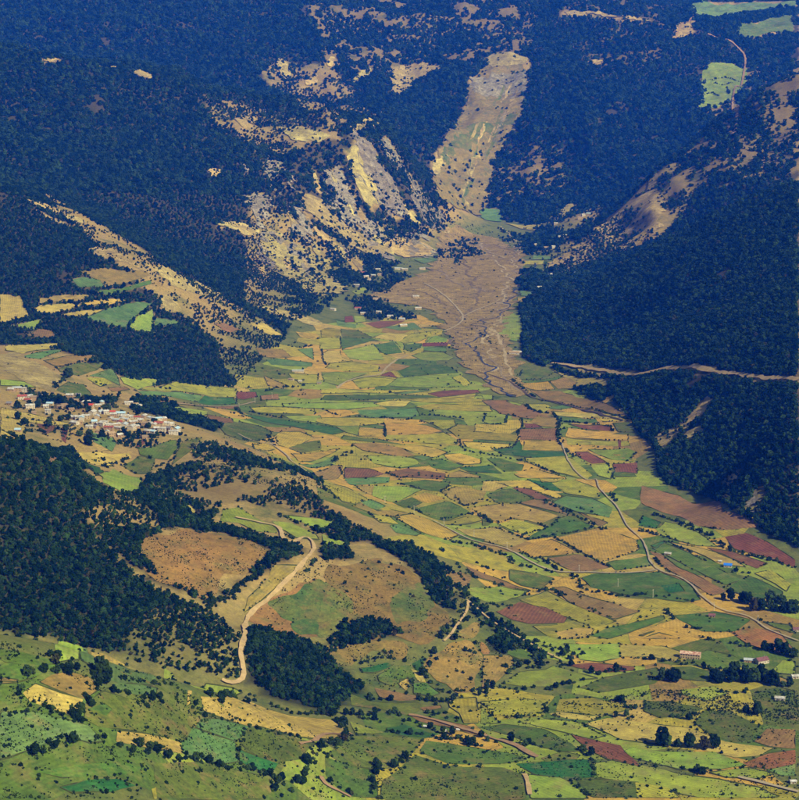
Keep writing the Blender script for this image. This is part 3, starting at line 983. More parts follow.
def patch(name, code_mat, wp, parent, wild=False, lift=0.45, step=12.0):
    wp = np.array(wp); rock = name == 'rock_face'
    if rock: step = 8.0
    if not wild:                       # fields meet at their margins
        c0 = wp.mean(0); dv = wp - c0; wp = wp + dv / np.maximum(np.hypot(dv[:, 0], dv[:, 1])[:, None], 1) * 0.4
    if not rock: wp = chaikin(wp, 2 if wild else 1, 0.25 if wild else 0.035)
    size = math.sqrt(max(np.ptp(wp[:, 0]) * np.ptp(wp[:, 1]), 1))
    jit = 20 if rock else (min(size * 0.05, 14) if wild else min(size * 0.010, 1.6))
    out = []
    for a, b in zip(wp, np.roll(wp, -1, 0)):
        d = np.hypot(*(b - a)); k = max(1, int(d / step))
        for s in range(k): out.append(a + (b - a) * s / k)
    out = np.array(out)
    if wild: out = out + np.stack([fbm(out[:, 0] / 90 + 7, out[:, 1] / 90, 2), fbm(out[:, 0] / 90, out[:, 1] / 90 + 33, 2)], 1) * jit * 2.0
    out = out + np.stack([fbm(out[:, 0] / 26, out[:, 1] / 26, 2), fbm(out[:, 0] / 26 + 50, out[:, 1] / 26 + 9, 2)], 1) * jit * 2.2
    bb = (out[:, 0].min(), out[:, 0].max(), out[:, 1].min(), out[:, 1].max())
    i0, i1 = np.searchsorted(gx, [bb[0], bb[1]]); j0, j1 = np.searchsorted(gy, [bb[2], bb[3]])
    gp = np.array([(x, y) for x in gx[i0:i1] for y in gy[j0:j1]]).reshape(-1, 2)
    if len(gp):
        gp = gp[inside(gp, out)]
        if len(gp):      # keep grid points clear of the outline
            dmin = np.min(np.hypot(gp[:, None, 0] - out[None, :, 0], gp[:, None, 1] - out[None, :, 1]), 1)
            gp = gp[dmin > 3.0]
    cen = out.mean(0)
    test = np.concatenate([out * 0.85 + cen * 0.15, out * 0.5 + cen * 0.5, cen[None]])
    floor_, taken = 0, set()
    for wp2, b2, l2 in placed:
        if b2[0] < bb[1] and b2[1] > bb[0] and b2[2] < bb[3] and b2[3] > bb[2]:
            if inside(test, wp2).mean() > 0.06 or inside(wp2, out).mean() > 0.3: floor_ = max(floor_, l2 + 1)
            elif inside(out, wp2).any() or inside(wp2, out).any(): taken.add(l2)
    layer = floor_
    while layer in taken: layer += 1
    placed.append((out, bb, layer))
    zoff = lift + 0.13 * layer + max(0, (cen[1] - 3600)) * 0.0006 + (1.6 if wild and cen[1] > 5000 and name != 'river_bed' else 0)
    allp = np.concatenate([out, gp]) if len(gp) else out
    no = len(out)
    res = delaunay_2d_cdt([Vector(p) for p in allp - cen], [(k, (k + 1) % no) for k in range(no)], [list(range(no))], 1, 1e-4)
    v2 = np.array([tuple(v) for v in res[0]]) + cen
    z = H(v2[:, 0], v2[:, 1]) + zoff
    verts = np.column_stack([v2, z])
    e = out - np.roll(out, 1, 0)
    ang = 0.5 * math.atan2((np.hypot(*e.T) * np.sin(2 * np.arctan2(e[:, 1], e[:, 0]))).sum(), (np.hypot(*e.T) * np.cos(2 * np.arctan2(e[:, 1], e[:, 0]))).sum())
    c, s = math.cos(ang), math.sin(ang)
    uv = np.column_stack([(v2[:, 0] * c + v2[:, 1] * s), (-v2[:, 0] * s + v2[:, 1] * c)])
    faces = [f if len(f) < 3 or True else f for f in res[2]]
    ff = []
    for f in faces:
        a, b, d = (v2[k] for k in f[:3])
        ff.append(list(f) if (b[0] - a[0]) * (d[1] - a[1]) - (b[1] - a[1]) * (d[0] - a[0]) > 0 else list(f)[::-1])
    return mesh_obj(name, verts, ff, code_mat, parent, True, uv)

bed = patch('river_bed', CROP['v'], land(RIVER_BED), None, True)
tag(bed, 'wide grey brown gravel fan of the river at the valley head', 'river bed', kind='structure')
scr = patch('scree_slope', CROP['c'], land(SCREE), ground, True)
BANKM = plain('bank_grass', (70,78,32), 0.95, 0.5, 5)
NAMES = {'i': 'grass_patch', 'j': 'grass_patch', 'h': 'hillside', 'k': 'rock_face', 'c': 'bare_slope', 'e': 'landslip', 'v': 'gravel'}
polys.sort(key=lambda p: p[0] not in 'he')
land_many([pp for code, pp in polys])
landed = [(code, pp, land(pp)) for code, pp in polys]
LBOX = [(wp.min(0), wp.max(0)) for code, pp, wp in landed]
BEDW = land(RIVER_BED)
# rough ground and small plots between the traced fields: cells cut around jittered seeds
VALLEY = [(190,392),(245,372),(300,330),(335,305),(420,300),(455,352),(490,388),(540,398),(560,372),(600,392),(640,440),(655,480),(720,505),
          (799,552),(799,799),(330,799),(350,740),(480,700),(570,670),(500,610),(440,560),(330,492),(270,455),(230,420)]
NEARHILL = [(0,640),(170,680),(330,738),(330,799),(0,799)]
VW, NW = land(VALLEY), land(NEARHILL)
def clip_half(poly, px_, py_, nx, ny):
    out = []
    for a_, b_ in zip(poly, poly[1:] + poly[:1]):
        da = (a_[0] - px_) * nx + (a_[1] - py_) * ny; db = (b_[0] - px_) * nx + (b_[1] - py_) * ny
        if da <= 0: out.append(a_)
        if (da < 0 < db) or (db < 0 < da):
            t_ = da / (da - db); out.append((a_[0] + (b_[0] - a_[0]) * t_, a_[1] + (b_[1] - a_[1]) * t_))
    return out
seeds = []
for ix in range(-14, 16):
    for iy in range(0, 46):
        seeds.append((ix * 78 + random.uniform(-30, 30) + (iy % 2) * 39, 1250 + iy * 92 + random.uniform(-36, 36)))
S_ = np.array(seeds)
inv, inn = inside(S_, VW), inside(S_, NW)
plots = {}
for k, sd in enumerate(seeds):
    if not (inv[k] or inn[k]): continue
    d2 = ((S_ - S_[k]) ** 2).sum(1); near = np.argsort(d2)[1:15]
    cell = [(sd[0] - 120, sd[1] - 120), (sd[0] + 120, sd[1] - 120), (sd[0] + 120, sd[1] + 120), (sd[0] - 120, sd[1] + 120)]
    for j in near:
        mx, my = (S_[j] + S_[k]) / 2; cell = clip_half(cell, mx, my, *(S_[j] - S_[k]))
    c_ = np.array(cell); mid = c_.mean(0)
    smp = np.concatenate([c_ * 0.8 + mid * 0.2, c_ * 0.4 + mid * 0.6])
    cov = np.zeros(len(smp), bool)
    cmn, cmx = c_.min(0), c_.max(0)
    for (code, pp, wp), (bmn, bmx) in zip(landed, LBOX):
        if (bmn < cmx).all() and (bmx > cmn).all(): cov |= inside(smp, wp)
    if cov.mean() > 0.9 or inside(smp, BEDW).any(): continue
    code = random.choice('LgggoooLY') if inn[k] else random.choice('YYYYLLLggoGGGbs')
    plots.setdefault(code, []).append(patch('plot', CROP[code], mid + (c_ - mid) * 0.985, None, False, 0.25))
fields = []
for code, pp, wp in landed:
    o = patch(NAMES.get(code, 'field'), CROP[code], wp, ground, code in WILD)
    fields.append((code, pp, wp, o))
bank_v, bank_f = [], []
for o_, code in [(out, c) for (out, bb, ly), c in zip(placed[-len(landed):], [l[0] for l in landed])]:
    if code in 'hckveij' or o_[:, 1].mean() > 5600: continue
    m_ = len(o_); nrm_ = np.roll(o_, -1, 0) - np.roll(o_, 1, 0); nrm_ = np.stack([nrm_[:, 1], -nrm_[:, 0]], 1) / np.maximum(np.hypot(nrm_[:, 0], nrm_[:, 1])[:, None], 1e-6)
    wid = np.clip(3.6 * (vnoise(o_[:, 0] / 28, o_[:, 1] / 28) - 0.36) + 1.3 * fbm(o_[:, 0] / 7, o_[:, 1] / 7, 2), 0.0, 2.6) * np.clip(o_[:, 1] / 2600, 0.7, 1.7)
    base_ = len(bank_v)
    for k in range(m_):
        for off, up in ((-1, 0.25), (0, 1.5), (1, 0.25)):
            p = o_[k] + nrm_[k] * wid[k] * off * 0.5; bank_v.append((p[0], p[1], float(H(p[0], p[1])) + up * min(wid[k], 1.0) + 0.25))
    for k in range(m_):
        k2 = (k + 1) % m_
        if wid[k] < 0.12 and wid[k2] < 0.12: continue
        for q_ in (0, 1): bank_f.append((base_ + k * 3 + q_, base_ + k2 * 3 + q_, base_ + k2 * 3 + q_ + 1, base_ + k * 3 + q_ + 1))
bk = mesh_obj('field_banks', bank_v, bank_f, BANKM, ground, True); bk['kind'] = 'stuff'
def poly_area(pp):
    return abs(sum(a[0] * b[1] - b[0] * a[1] for a, b in zip(pp, pp[1:] + pp[:1]))) / 2
tail = [f for f in sorted((f for f in fields if f[3].name.startswith('field')), key=lambda f: -poly_area(f[1]))][295:]
for f in tail: plots.setdefault(f[0], []).append(f[3])
for f in fields:
    if f not in tail: f[3]['label'] = CROP_WORDS[f[0]] + (' field' if f[3].name.startswith('field') else '')
# the many small plots are one piece of the ground
vs, fs, mi, uvs, mats_ = [], [], [], [], []
for code, obs in plots.items():
    mats_.append(CROP[code])
    for o in obs:
        base = len(vs); me_ = o.data
        vs += [tuple(v.co) for v in me_.vertices]
        uvl = me_.uv_layers[0].data
        for p in me_.polygons:
            fs.append([base + v for v in p.vertices]); mi.append(len(mats_) - 1)
            uvs += [tuple(uvl[l].uv) for l in p.loop_indices]
        bpy.data.objects.remove(o); bpy.data.meshes.remove(me_)
po = mesh_obj('field_plots', vs, fs, None, ground, True)
for m_ in mats_: po.data.materials.append(m_)
po.data.polygons.foreach_set('material_index', mi)
lay = po.data.uv_layers.new(name='UVMap'); lay.data.foreach_set('uv', np.array(uvs, np.float32).ravel())
po['kind'] = 'stuff'
fields = [f for f in fields if f not in tail]

# ------------------------------------------------------------------ roads, tracks and the stream
ROADM = plain('road_dust', (160,148,118), 0.9, 0.18, 6)
TRACKM = plain('track_pale', (178,154,108), 0.95, 0.3, 9)
DIRTM = plain('track_dirt', (150,122,88), 0.95, 0.3, 9)
STREAMM = plain('stream_water', (50,50,50), 0.25, 0.2, 10, spec=0.5)
CHANM = [plain('channel_pale', (170,154,116), 0.95, 0.35, 14), plain('channel_grey', (140,126,100), 0.95, 0.4, 14), plain('channel_dark', (112,98,72), 0.95, 0.4, 14)]
DITCHM = plain('ditch_damp', (86,74,60), 0.9, 0.35, 8)
def smooth_line(pts, step):
    pts = np.array(pts, float); out = []
    for k in range(len(pts) - 1):
        p0 = pts[max(k - 1, 0)]; p1 = pts[k]; p2 = pts[k + 1]; p3 = pts[min(k + 2, len(pts) - 1)]
        m = max(2, int(np.hypot(*(p2 - p1)) / step))
        for s in np.arange(m) / m:
            out.append(0.5 * ((2 * p1) + (-p0 + p2) * s + (2 * p0 - 5 * p1 + 4 * p2 - p3) * s * s + (-p0 + 3 * p1 - 3 * p2 + p3) * s ** 3))
    out.append(pts[-1])
    return np.array(out)
road_lines = []
def ribbon(name, pxs, width, mat, label, cat, lift=1.9, var=0.25, thing=False):
    wp = land(pxs); c = smooth_line(wp, 7)
    if name in ('dry_channel', 'stream', 'gully'): c = c + np.stack([fbm(c[:, 0] / 55, c[:, 1] / 55, 3), fbm(c[:, 0] / 55 + 20, c[:, 1] / 55, 3)], 1) * (34 if c[:, 1].mean() > 4300 else 8)
    d = np.gradient(c, axis=0); d /= np.maximum(np.hypot(d[:, 0], d[:, 1])[:, None], 1e-6)
    nrm = np.stack([-d[:, 1], d[:, 0]], 1)
    w1 = width * np.maximum(0.12, 0.5 + var * fbm(c[:, 0] / 30, c[:, 1] / 30, 2) + 0.35 * fbm(c[:, 0] / 9, c[:, 1] / 9, 2)); w2 = width * np.maximum(0.12, 0.5 + var * fbm(c[:, 0] / 30 + 70, c[:, 1] / 30, 2) + 0.35 * fbm(c[:, 0] / 9 + 40, c[:, 1] / 9, 2))
    rows = [c + nrm * w1[:, None], c + nrm * (w1 - w2)[:, None] * 0.5, c - nrm * w2[:, None]]
    m = len(c); v = []
    zc = lift + np.maximum(0, c[:, 1] - 3600) * 0.0007 + np.where(c[:, 1] > 4300, -0.6, 0)
    for k in range(m):
        for r in rows: v.append((r[k][0], r[k][1], float(H(r[k][0], r[k][1])) + zc[k]))
    f = []
    for k in range(m - 1):
        for s in (0, 1): f.append((k * 3 + s, k * 3 + s + 1, k * 3 + s + 4, k * 3 + s + 3))
    o = mesh_obj(name, v, f, mat, None, True)
    if sum((Vector(v[b]) - Vector(v[a])).cross(Vector(v[c_]) - Vector(v[a])).z for a, b, c_, _ in f) < 0: o.data.flip_normals()
    tag(o, label, cat, kind='structure')
    road_lines.append((c, width))
    return o
ribbon('dirt_track', [(236,518),(262,524),(278,528),(284,540),(292,543),(304,538),(311,541),(314,550),(306,560),(296,572),(280,589),(263,604),(250,616),(245,626),(244,640),(240,654),(243,668),(242,680),(232,684),(222,681)], 4.8, TRACKM, 'pale dusty dirt track winding over the brown hill', 'track', 2.2, 0.55)
ribbon('road', [(172,404),(200,406),(238,406),(255,402)], 4, ROADM, 'pale road running past the village bench to the fields', 'road')
ribbon('road', [(238,418),(250,424),(268,430),(278,433),(270,440),(275,447),(287,456),(292,462),(315,477),(340,487),(370,500),(400,510),(430,520),(446,528),(470,540),(498,547),(512,552),(530,562),(548,570),(566,573),(590,573),(618,574),(640,573),(657,571)], 3.6, ROADM, 'long pale road crossing the fields beside the golden strip', 'road')
ribbon('lane', [(337,389),(345,383),(356,379),(368,377),(380,375),(387,368),(396,361),(408,356)], 5, ROADM, 'short curved pale lane in the green and yellow fields', 'lane')
ribbon('road', [(562,428),(568,444),(578,458),(588,468),(596,478),(599,488),(607,497),(616,506),(622,516),(628,527),(640,538),(646,548),(651,563),(662,572),(680,578),(692,586),(700,595),(714,606),(727,612),(745,616),(757,622),(768,630),(785,637),(799,642)], 2.6, ROADM, 'grey road winding down past the blue roofed house', 'road')
ribbon('dirt_track', [(468,601),(467,612),(460,622),(452,634),(444,642)], 3, TRACKM, 'narrow tan track between hedges on the brown hill', 'track')
ribbon('farm_track', [(468,601),(480,612),(498,626),(522,640),(540,650),(562,661)], 3.5, TRACKM, 'straight tan track along the hedge foot below the hill', 'track')
ribbon('farm_track', [(738,778),(755,782),(775,787),(799,793)], 5, ROADM, 'pale farm track in the lower right corner', 'track')
ribbon('farm_track', [(524,775),(527,783),(530,796)], 4.5, TRACKM, 'short tan path beside the bright green field at the bottom edge', 'track')
ribbon('gully', [(408,715),(430,719),(450,724),(470,731),(490,738),(515,746),(540,757)], 6, DIRTM, 'eroded brown gully running along the dark hedge', 'gully', 1.9, 0.4)
ribbon('footpath', [(424,284),(440,293),(450,301),(463,317),(455,327),(444,332)], 5, ROADM, 'pale path crossing the gravel fan', 'path', 2.2)
ribbon('footpath', [(463,317),(478,310),(500,300)], 4, ROADM, 'faint path branching over the gravel fan', 'path', 2.2)
random.seed(5)
for _k, _cl in enumerate([
    [(446,214),(456,226),(470,236),(486,250),(500,262),(508,280),(504,300),(498,320),(486,345),(492,372)],
    [(470,222),(482,234),(500,246),(516,256),(514,276),(506,296),(492,312),(478,330),(468,346)],
    [(440,222),(444,240),(456,256),(470,272),(476,292),(470,310),(460,330),(458,350)],
    [(498,226),(510,238),(520,250),(512,268)],
    [(430,268),(444,276),(462,286),(484,292),(502,292)],
    [(400,290),(420,292),(440,300),(456,312),(466,330)],
    [(494,330),(502,345),(506,360),(512,376)],
    [(476,352),(486,356),(498,366),(506,380),(518,392)]]):
    ribbon('dry_channel', _cl, 4 if _k % 2 else 6, CHANM[_k % 3], ['pale', 'grey', 'dark'][_k % 3] + ' braided dry channel on the gravel fan', 'channel', 1.6, 0.9)
ribbon('stream', [(536,247),(528,258),(520,270),(517,283),(513,296),(508,306),(502,312),(496,318),(480,322),(474,326),(482,330),(480,338),(472,345),(470,352),(482,358),(490,366),(488,376),(494,384),(502,392),(512,396),(522,398)], 5, STREAMM, 'dark thin stream meandering over the gravel fan', 'stream', 2.0, 0.5)
ribbon('stream', [(480,373),(493,376),(503,380),(512,384),(520,390),(533,398),(556,403),(580,410),(604,416),(622,422)], 4.5, DITCHM, 'dark ditch leaving the gravel fan to the right', 'stream', 2.0, 0.5)
ribbon('stream', [(320,776),(326,784),(340,791),(352,797)], 4, DIRTM, 'brown gully at the bottom edge', 'gully', 1.9, 0.4)
ribbon('footpath', [(300,745),(314,742),(328,735),(352,735)], 4, DIRTM, 'brown field path near the tan slope', 'path', 1.9, 0.4)
ribbon('mountain_track', [(672,40),(690,22),(694,18)], 9, DIRTM, 'tan track near the high meadow', 'track', 4)
ribbon('mountain_track', [(708,35),(730,42),(745,58),(742,85),(733,100),(737,118),(728,127)], 9, DIRTM, 'tan mountain track beside the upland meadow', 'track', 4)
ribbon('mountain_road', [(552,364),(580,368),(600,371),(630,376),(652,373),(668,369),(700,369),(720,373),(745,377),(799,381)], 9, TRACKM, 'pale road cut along the wooded mountain foot', 'road', 3.5, 0.6)

# ------------------------------------------------------------------ where the houses stand
def vill(tile, sc, ox, oy): return [(ox + a / sc, oy + b / sc, *r) for a, b, *r in tile]
W_, S_R, RR, PB, TE, GR, OR = 'white', 'silver', 'rust red', 'pale blue', 'tan earth', 'grey', 'orange red'
village = vill([(110,110,W_),(170,110,S_R),(225,115,W_),(220,195,RR),(300,175,W_),(335,200,TE),(280,215,RR),(425,175,W_),(500,250,PB),(460,275,W_),
  (600,280,TE),(640,262,TE),(340,340,TE),(480,335,W_),(700,180,W_),(750,215,TE),(730,388,W_),(745,440,W_),(180,518,PB),(300,285,W_),(715,305,TE),(795,402,W_),(95,250,GR)], 10, 0, 380)
village += vill([(85,160,W_),(120,155,W_),(132,187,OR),(187,178,W_),(206,157,PB),(22,258,W_),(77,272,PB),(107,258,W_),(60,292,TE),(150,232,W_),(200,222,S_R),(240,228,W_),
  (285,222,OR),(340,242,PB),(180,262,S_R),(230,292,W_),(290,248,W_),(160,288,PB),(215,308,W_),(258,336,RR),(300,308,W_),(345,268,W_),(375,272,S_R),(270,268,W_),(320,328,W_),
  (200,348,TE),(160,318,GR),(130,318,W_),(390,168,W_),(430,172,TE),(456,182,W_),(420,288,W_),(446,258,RR),(472,278,W_),(492,258,W_),(520,263,S_R),(548,278,W_),(582,266,PB),
  (612,268,W_),(592,308,RR),(560,308,W_),(632,298,W_),(520,348,W_),(545,353,PB),(640,328,TE),(666,303,W_),(708,345,PB),(612,343,W_),(660,343,GR),(440,318,W_),(500,308,TE),
  (412,328,W_),(362,308,S_R),(275,378,TE),(246,358,W_),(330,293,RR),(402,253,W_),(688,362,W_),(498,388,TE),(365,250,W_),(310,275,S_R),(250,310,W_),(190,300,W_),(535,300,W_),(575,330,W_)], 6.66, 70, 380)
v2 = vill([(290,352,W_,0),(230,388,W_,0),(265,383,S_R,0),(215,368,RR,0),(185,432,W_,0),(245,402,TE,0),(300,378,TE,0),(400,348,W_,1),(425,352,W_,1),(385,347,S_R,1),(510,348,W_,2),
  (65,552,W_,3),(190,547,RR,4),(215,572,W_,4),(295,567,W_,4),(350,587,W_,4),(410,602,S_R,4),(415,634,W_,5),(490,547,W_,6),(480,489,W_,6),(280,499,TE,6)], 5, 320, 200)
v3 = vill([(545,74,PB,0),(520,79,W_,0),(500,94,TE,0),(380,122,W_,1),(402,189,W_,1),(425,184,W_,1),(335,192,W_,1),(285,229,W_,1),(370,239,W_,1),(330,244,TE,1),(350,384,PB,2),(340,404,W_,2),
  (370,409,RR,2),(362,379,W_,2),(475,374,W_,3),(492,372,PB,3),(300,444,W_,2),(385,424,TE,2),(190,770,W_,4),(172,772,TE,4)], 5, 480, 200)
_vp = [(8,390),(30,386),(60,392),(100,396),(130,402),(178,424),(178,442),(140,440),(110,441),(84,432),(60,424),(40,412),(10,408)]
_vh = [(v[0], v[1]) for v in village]
while len(village) < 112:
    q = (random.uniform(8, 180), random.uniform(386, 442))
    if inside(np.array([q]), _vp)[0] and all(abs(q[0] - a) > 4.2 or abs(q[1] - b) > 2.6 for a, b in _vh):
        _vh.append(q); village.append((*q, random.choice((W_, W_, S_R, S_R, TE, TE, GR, GR, PB))))
    elif random.random() < 0.002: break
_hx, _hy, _hz = hit([v[0] for v in village + v2 + v3], [v[1] for v in village + v2 + v3])
hcell = {}
for a, b in zip(_hx, _hy): hcell.setdefault((int(a // 40), int(b // 40)), []).append((a, b))
def near_house(x, y, side=9.0, front=26.0):
    for i in range(int((x - 40) // 40), int((x + 40) // 40) + 1):
        for j in range(int((y - 40) // 40), int((y + 40) // 40) + 1):
            for a, b in hcell.get((i, j), ()):
                if abs(x - a) < side and -front < y - b < side: return True
    return False

# ------------------------------------------------------------------ woods: which ground carries trees
dens = np.zeros((800, 800))       # [px, py]
PXG, PYG = np.meshgrid(np.arange(800) + 0.5, np.arange(800) + 0.5, indexing='ij')
def fill(arr, pp, fn):
    p = np.array(pp); x0, y0 = np.floor(p.min(0)).astype(int); x1, y1 = np.ceil(p.max(0)).astype(int) + 1
    x0, y0 = max(x0, 0), max(y0, 0); x1, y1 = min(x1, 800), min(y1, 800)
    if x1 <= x0 or y1 <= y0: return
    pts = np.stack([PXG[x0:x1, y0:y1].ravel(), PYG[x0:x1, y0:y1].ravel()], 1)
    m = inside(pts, pp).reshape(x1 - x0, y1 - y0)
    sub = arr[x0:x1, y0:y1]; sub[m] = fn(sub[m])
def pts_of(s): return [tuple(float(v) for v in a.split(',')) for a in s.split()]
WOODS = """
1.0 0,0 799,0 799,548 770,536 720,502 690,492 662,482 652,442 640,438 605,392 580,380 545,366 522,356 520,307 540,272 585,250 560,225 520,222 495,215 445,205 440,230 400,250 376,262 360,285 330,300 318,312 292,322 285,337 238,384 225,395 150,386 100,368 60,350 0,345
0.62 205,95 245,105 330,125 345,140 300,160 250,150 215,125
0.86 300,150 330,138 360,150 440,215 440,230 400,250 376,262 352,285 318,312 288,325 240,300 248,250 232,200
0.48 246,232 275,205 310,225 350,245 385,240 440,222 440,230 400,250 376,262 352,285 318,312 288,325 244,302
0.88 330,150 440,205 420,228 340,215
0.7 305,0 540,0 532,58 480,62 440,62 400,75 330,70
0.7 498,150 560,140 572,205 530,222 495,212
0.8 540,0 690,0 700,40 640,70 560,60
0.7 725,75 799,60 799,170 700,200 670,180 700,130
0.62 560,268 650,180 690,150 700,190 662,238 600,262
0.38 40,190 120,235 200,285 280,330 285,340 238,384 225,370 215,340 160,300 100,250
0.62 250,60 330,65 370,110 330,130 270,85
0.3 520,226 560,212 590,203 602,212 562,248 540,268 520,262
0.0 545,364 600,367 640,372 640,378 600,377 556,372
0.0 556,372 600,378 610,390 612,396 640,440 560,400
1.0 555,366 572,372 590,378 586,380 558,372
1.0 568,386 600,386 612,395 600,402 578,394
1.0 0,440 45,450 75,470 100,488 125,496 150,478 180,465 212,463 250,473 300,480 330,510 310,522 270,508 222,503 212,525 250,535 280,545 300,548 296,558 275,563 262,575 235,590 212,604 190,597 160,582 140,574 115,556 95,536 85,530 100,545 130,575 165,595 205,612 240,640 236,668 215,664 180,664 120,655 60,640 0,630
0.6 120,645 150,610 180,605 212,612 240,640 236,668 222,676 180,672 120,658
0.6 80,525 100,500 130,492 160,515 160,528 110,530
0.66 150,480 180,465 212,463 250,473 300,480 330,510 310,522 270,508 222,503 212,515 180,505 150,500
0.0 212,524 222,504 246,501 300,522 348,540 342,550 300,547 282,540 250,536
0.3 188,446 235,440 262,452 300,470 345,498 330,505 290,482 240,470 200,464
1.0 245,628 265,630 300,640 322,648 345,672 365,690 330,712 300,705 268,698 250,680 243,655
0.8 318,508 345,520 385,540 410,545 440,560 456,588 452,612 430,604 415,575 400,560 370,540 345,545 352,560 325,562 316,540
0.45 410,545 440,548 470,590 495,625 480,630 456,600 440,570
0.7 440,560 456,588 500,622 545,655 540,662 500,640 470,612
1.0 322,652 346,624 376,618 402,634 380,642 350,646 326,657
1.0 487,640 522,645 505,654 495,652
0.55 330,262 345,250 385,255 402,275 398,290 365,292 342,296
0.6 345,296 370,296 395,310 415,318 400,322 372,322 350,306
0.85 525,235 545,225 560,228 555,240 535,250
0.9 516,272 530,270 540,275 535,292 518,290
0.8 553,270 570,268 575,280 558,284
0.5 500,230 522,232 518,243 505,240
0.35 440,250 470,240 470,262 445,260
0.9 130,400 150,394 180,405 205,420 222,425 215,432 190,425 160,415 135,412
0.8 20,388 40,392 60,398 100,398 120,392 118,402 80,410 40,408
0.55 100,425 130,432 160,430 165,445 140,455 110,440
0.8 45,452 70,448 85,470 70,480
0.35 0,645 58,648 60,668 20,672 0,668
0.4 25,752 55,740 85,738 120,752 110,768 60,768 30,765
0.35 6,775 60,772 120,780 120,796 6,796
0.35 125,778 150,775 165,770 160,790 140,795
0.25 205,645 240,640 240,680 200,675
"""
for line in WOODS.strip().splitlines():
    d_, rest = line.split(' ', 1)
    fill(dens, pts_of(rest), lambda a, v=float(d_): a * 0 + v)
cut = np.ones((800, 800))
CARVE = {'c': 0.18, 'k': 0.24, 'e': 0.035, 'h': 0.0, 'v': 0.01, 'i': 1.0, 'j': 1.0}
for code, pp, wp, o in fields:
    fill(cut, pp, lambda a, v=(1.0 if code == 'h' and not 100 < np.mean([p[0] for p in pp]) < 240 else CARVE.get(code, 0.0)): np.minimum(a, v))
for f in tail: fill(cut, f[1], lambda a: a * 0)
fill(cut, RIVER_BED, lambda a: np.minimum(a, 0.3))
fill(dens, SCREE, lambda a: a * 0 + 0.52)
# lanes through the woods stay open
road_pts = np.concatenate([c for c, w_ in road_lines]); road_w = np.concatenate([np.full(len(c), w_) for c, w_ in road_lines])
rcell = {}
for k, p in enumerate(road_pts): rcell.setdefault((int(p[0] // 40), int(p[1] // 40)), []).append(k)
def near_road(x, y, extra=2.0):
    i, j = int(x // 40), int(y // 40)
    for a in (i - 1, i, i + 1):
        for b in (j - 1, j, j + 1):
            for k in rcell.get((a, b), ()):
                if (road_pts[k][0] - x) ** 2 + (road_pts[k][1] - y) ** 2 < (road_w[k] * 0.5 + extra) ** 2: return True
    return False

forest = []      # x, y, diameter
for y0, y1, sp in [(1500, 2500, 5.0), (2500, 4000, 6.2), (4000, 5400, 7.8), (5400, 7600, 10.0), (7600, 11600, 13.0)]:
    xm = 0.27 * y1 + 60
    ax, ay = np.meshgrid(np.arange(-xm, xm, sp), np.arange(y0, y1, sp), indexing='ij')
    ax = ax.ravel() + rng.uniform(-0.45, 0.45, ax.size) * sp; ay = ay.ravel() + rng.uniform(-0.45, 0.45, ay.size) * sp
    ok = np.abs(ax) < 0.25 * ay + 60; ax, ay = ax[ok], ay[ok]
    az = H(ax, ay)
    px, py = project(ax, ay, az)
    amp_m = 5 + 50 * sstep(4300, 6500, ay)
    wob = amp_m / ay * FPX
    qx = np.clip(px + (fbm(ax / 40, ay / 40, 2) + 1.5 * fbm(ax / 160, ay / 160, 2)) * wob, 0, 799); qy = np.clip(py + (fbm(ax / 40 + 90, ay / 40, 2) + fbm(ax / 160 + 30, ay / 160, 2)) * wob * 0.5, 0, 799)
    d = dens[qx.astype(int), qy.astype(int)]
    ex = np.clip(px + fbm(ax / 25, ay / 25, 2) * (9 + 30 * sstep(4800, 6000, ay)) / ay * FPX, 0, 799); ey = np.clip(py + fbm(ax / 25 + 60, ay / 25, 2) * 4 / ay * FPX - 0.12 * sp / ay * FPX, 0, 799)
    d = np.minimum(d, cut[ex.astype(int), ey.astype(int)])
    vis = seen(qx, np.clip(py, 0, 799), ay)
    d = np.where(vis, d, np.where(az > 45, 0.95, 0.0))
    clump = fbm(ax / 34, ay / 60, 3) + 0.8 * fbm(ax / 120, ay / 190, 2)
    hol = HOLLOW[np.clip(((ax - GX0) / CELL).astype(int), 0, NX - 1), np.clip(((ay - GY0) / CELL).astype(int), 0, NY - 1)]
    p = np.clip(d + (clump * 3.4 + hol * 1.0 * sstep(3800, 5200, ay)) * d * (1 - d) * 1.4, 0, 1)
    glade = (fbm(ax / 130 + 40, ay / 130, 4) > 0.56) & (ay > 2500)
    keepm = (rng.random(len(ax)) < p) & ~(glade & (rng.random(len(ax)) < 0.85))
    sz = sp * (0.85 + 1.05 * rng.random(len(ax)) ** 1.6) * np.where(d < 0.7, 0.72, 1.0) * np.where((px < 290) & (py > 195) & (py < 400), 0.72, 1.0)
    for k in np.flatnonzero(keepm): forest.append((ax[k], ay[k], sz[k]))
forest = [f for f in forest if not near_road(f[0], f[1], f[2] * 0.45) and not near_house(f[0], f[1])]

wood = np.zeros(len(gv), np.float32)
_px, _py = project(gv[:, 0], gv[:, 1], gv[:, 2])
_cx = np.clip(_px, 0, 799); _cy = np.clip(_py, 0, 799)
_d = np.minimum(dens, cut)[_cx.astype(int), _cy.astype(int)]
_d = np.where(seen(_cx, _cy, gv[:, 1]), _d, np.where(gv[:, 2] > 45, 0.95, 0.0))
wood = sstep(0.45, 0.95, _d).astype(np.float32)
at_ = ground.data.attributes.new('wood', 'FLOAT', 'POINT'); at_.data.foreach_set('value', wood)

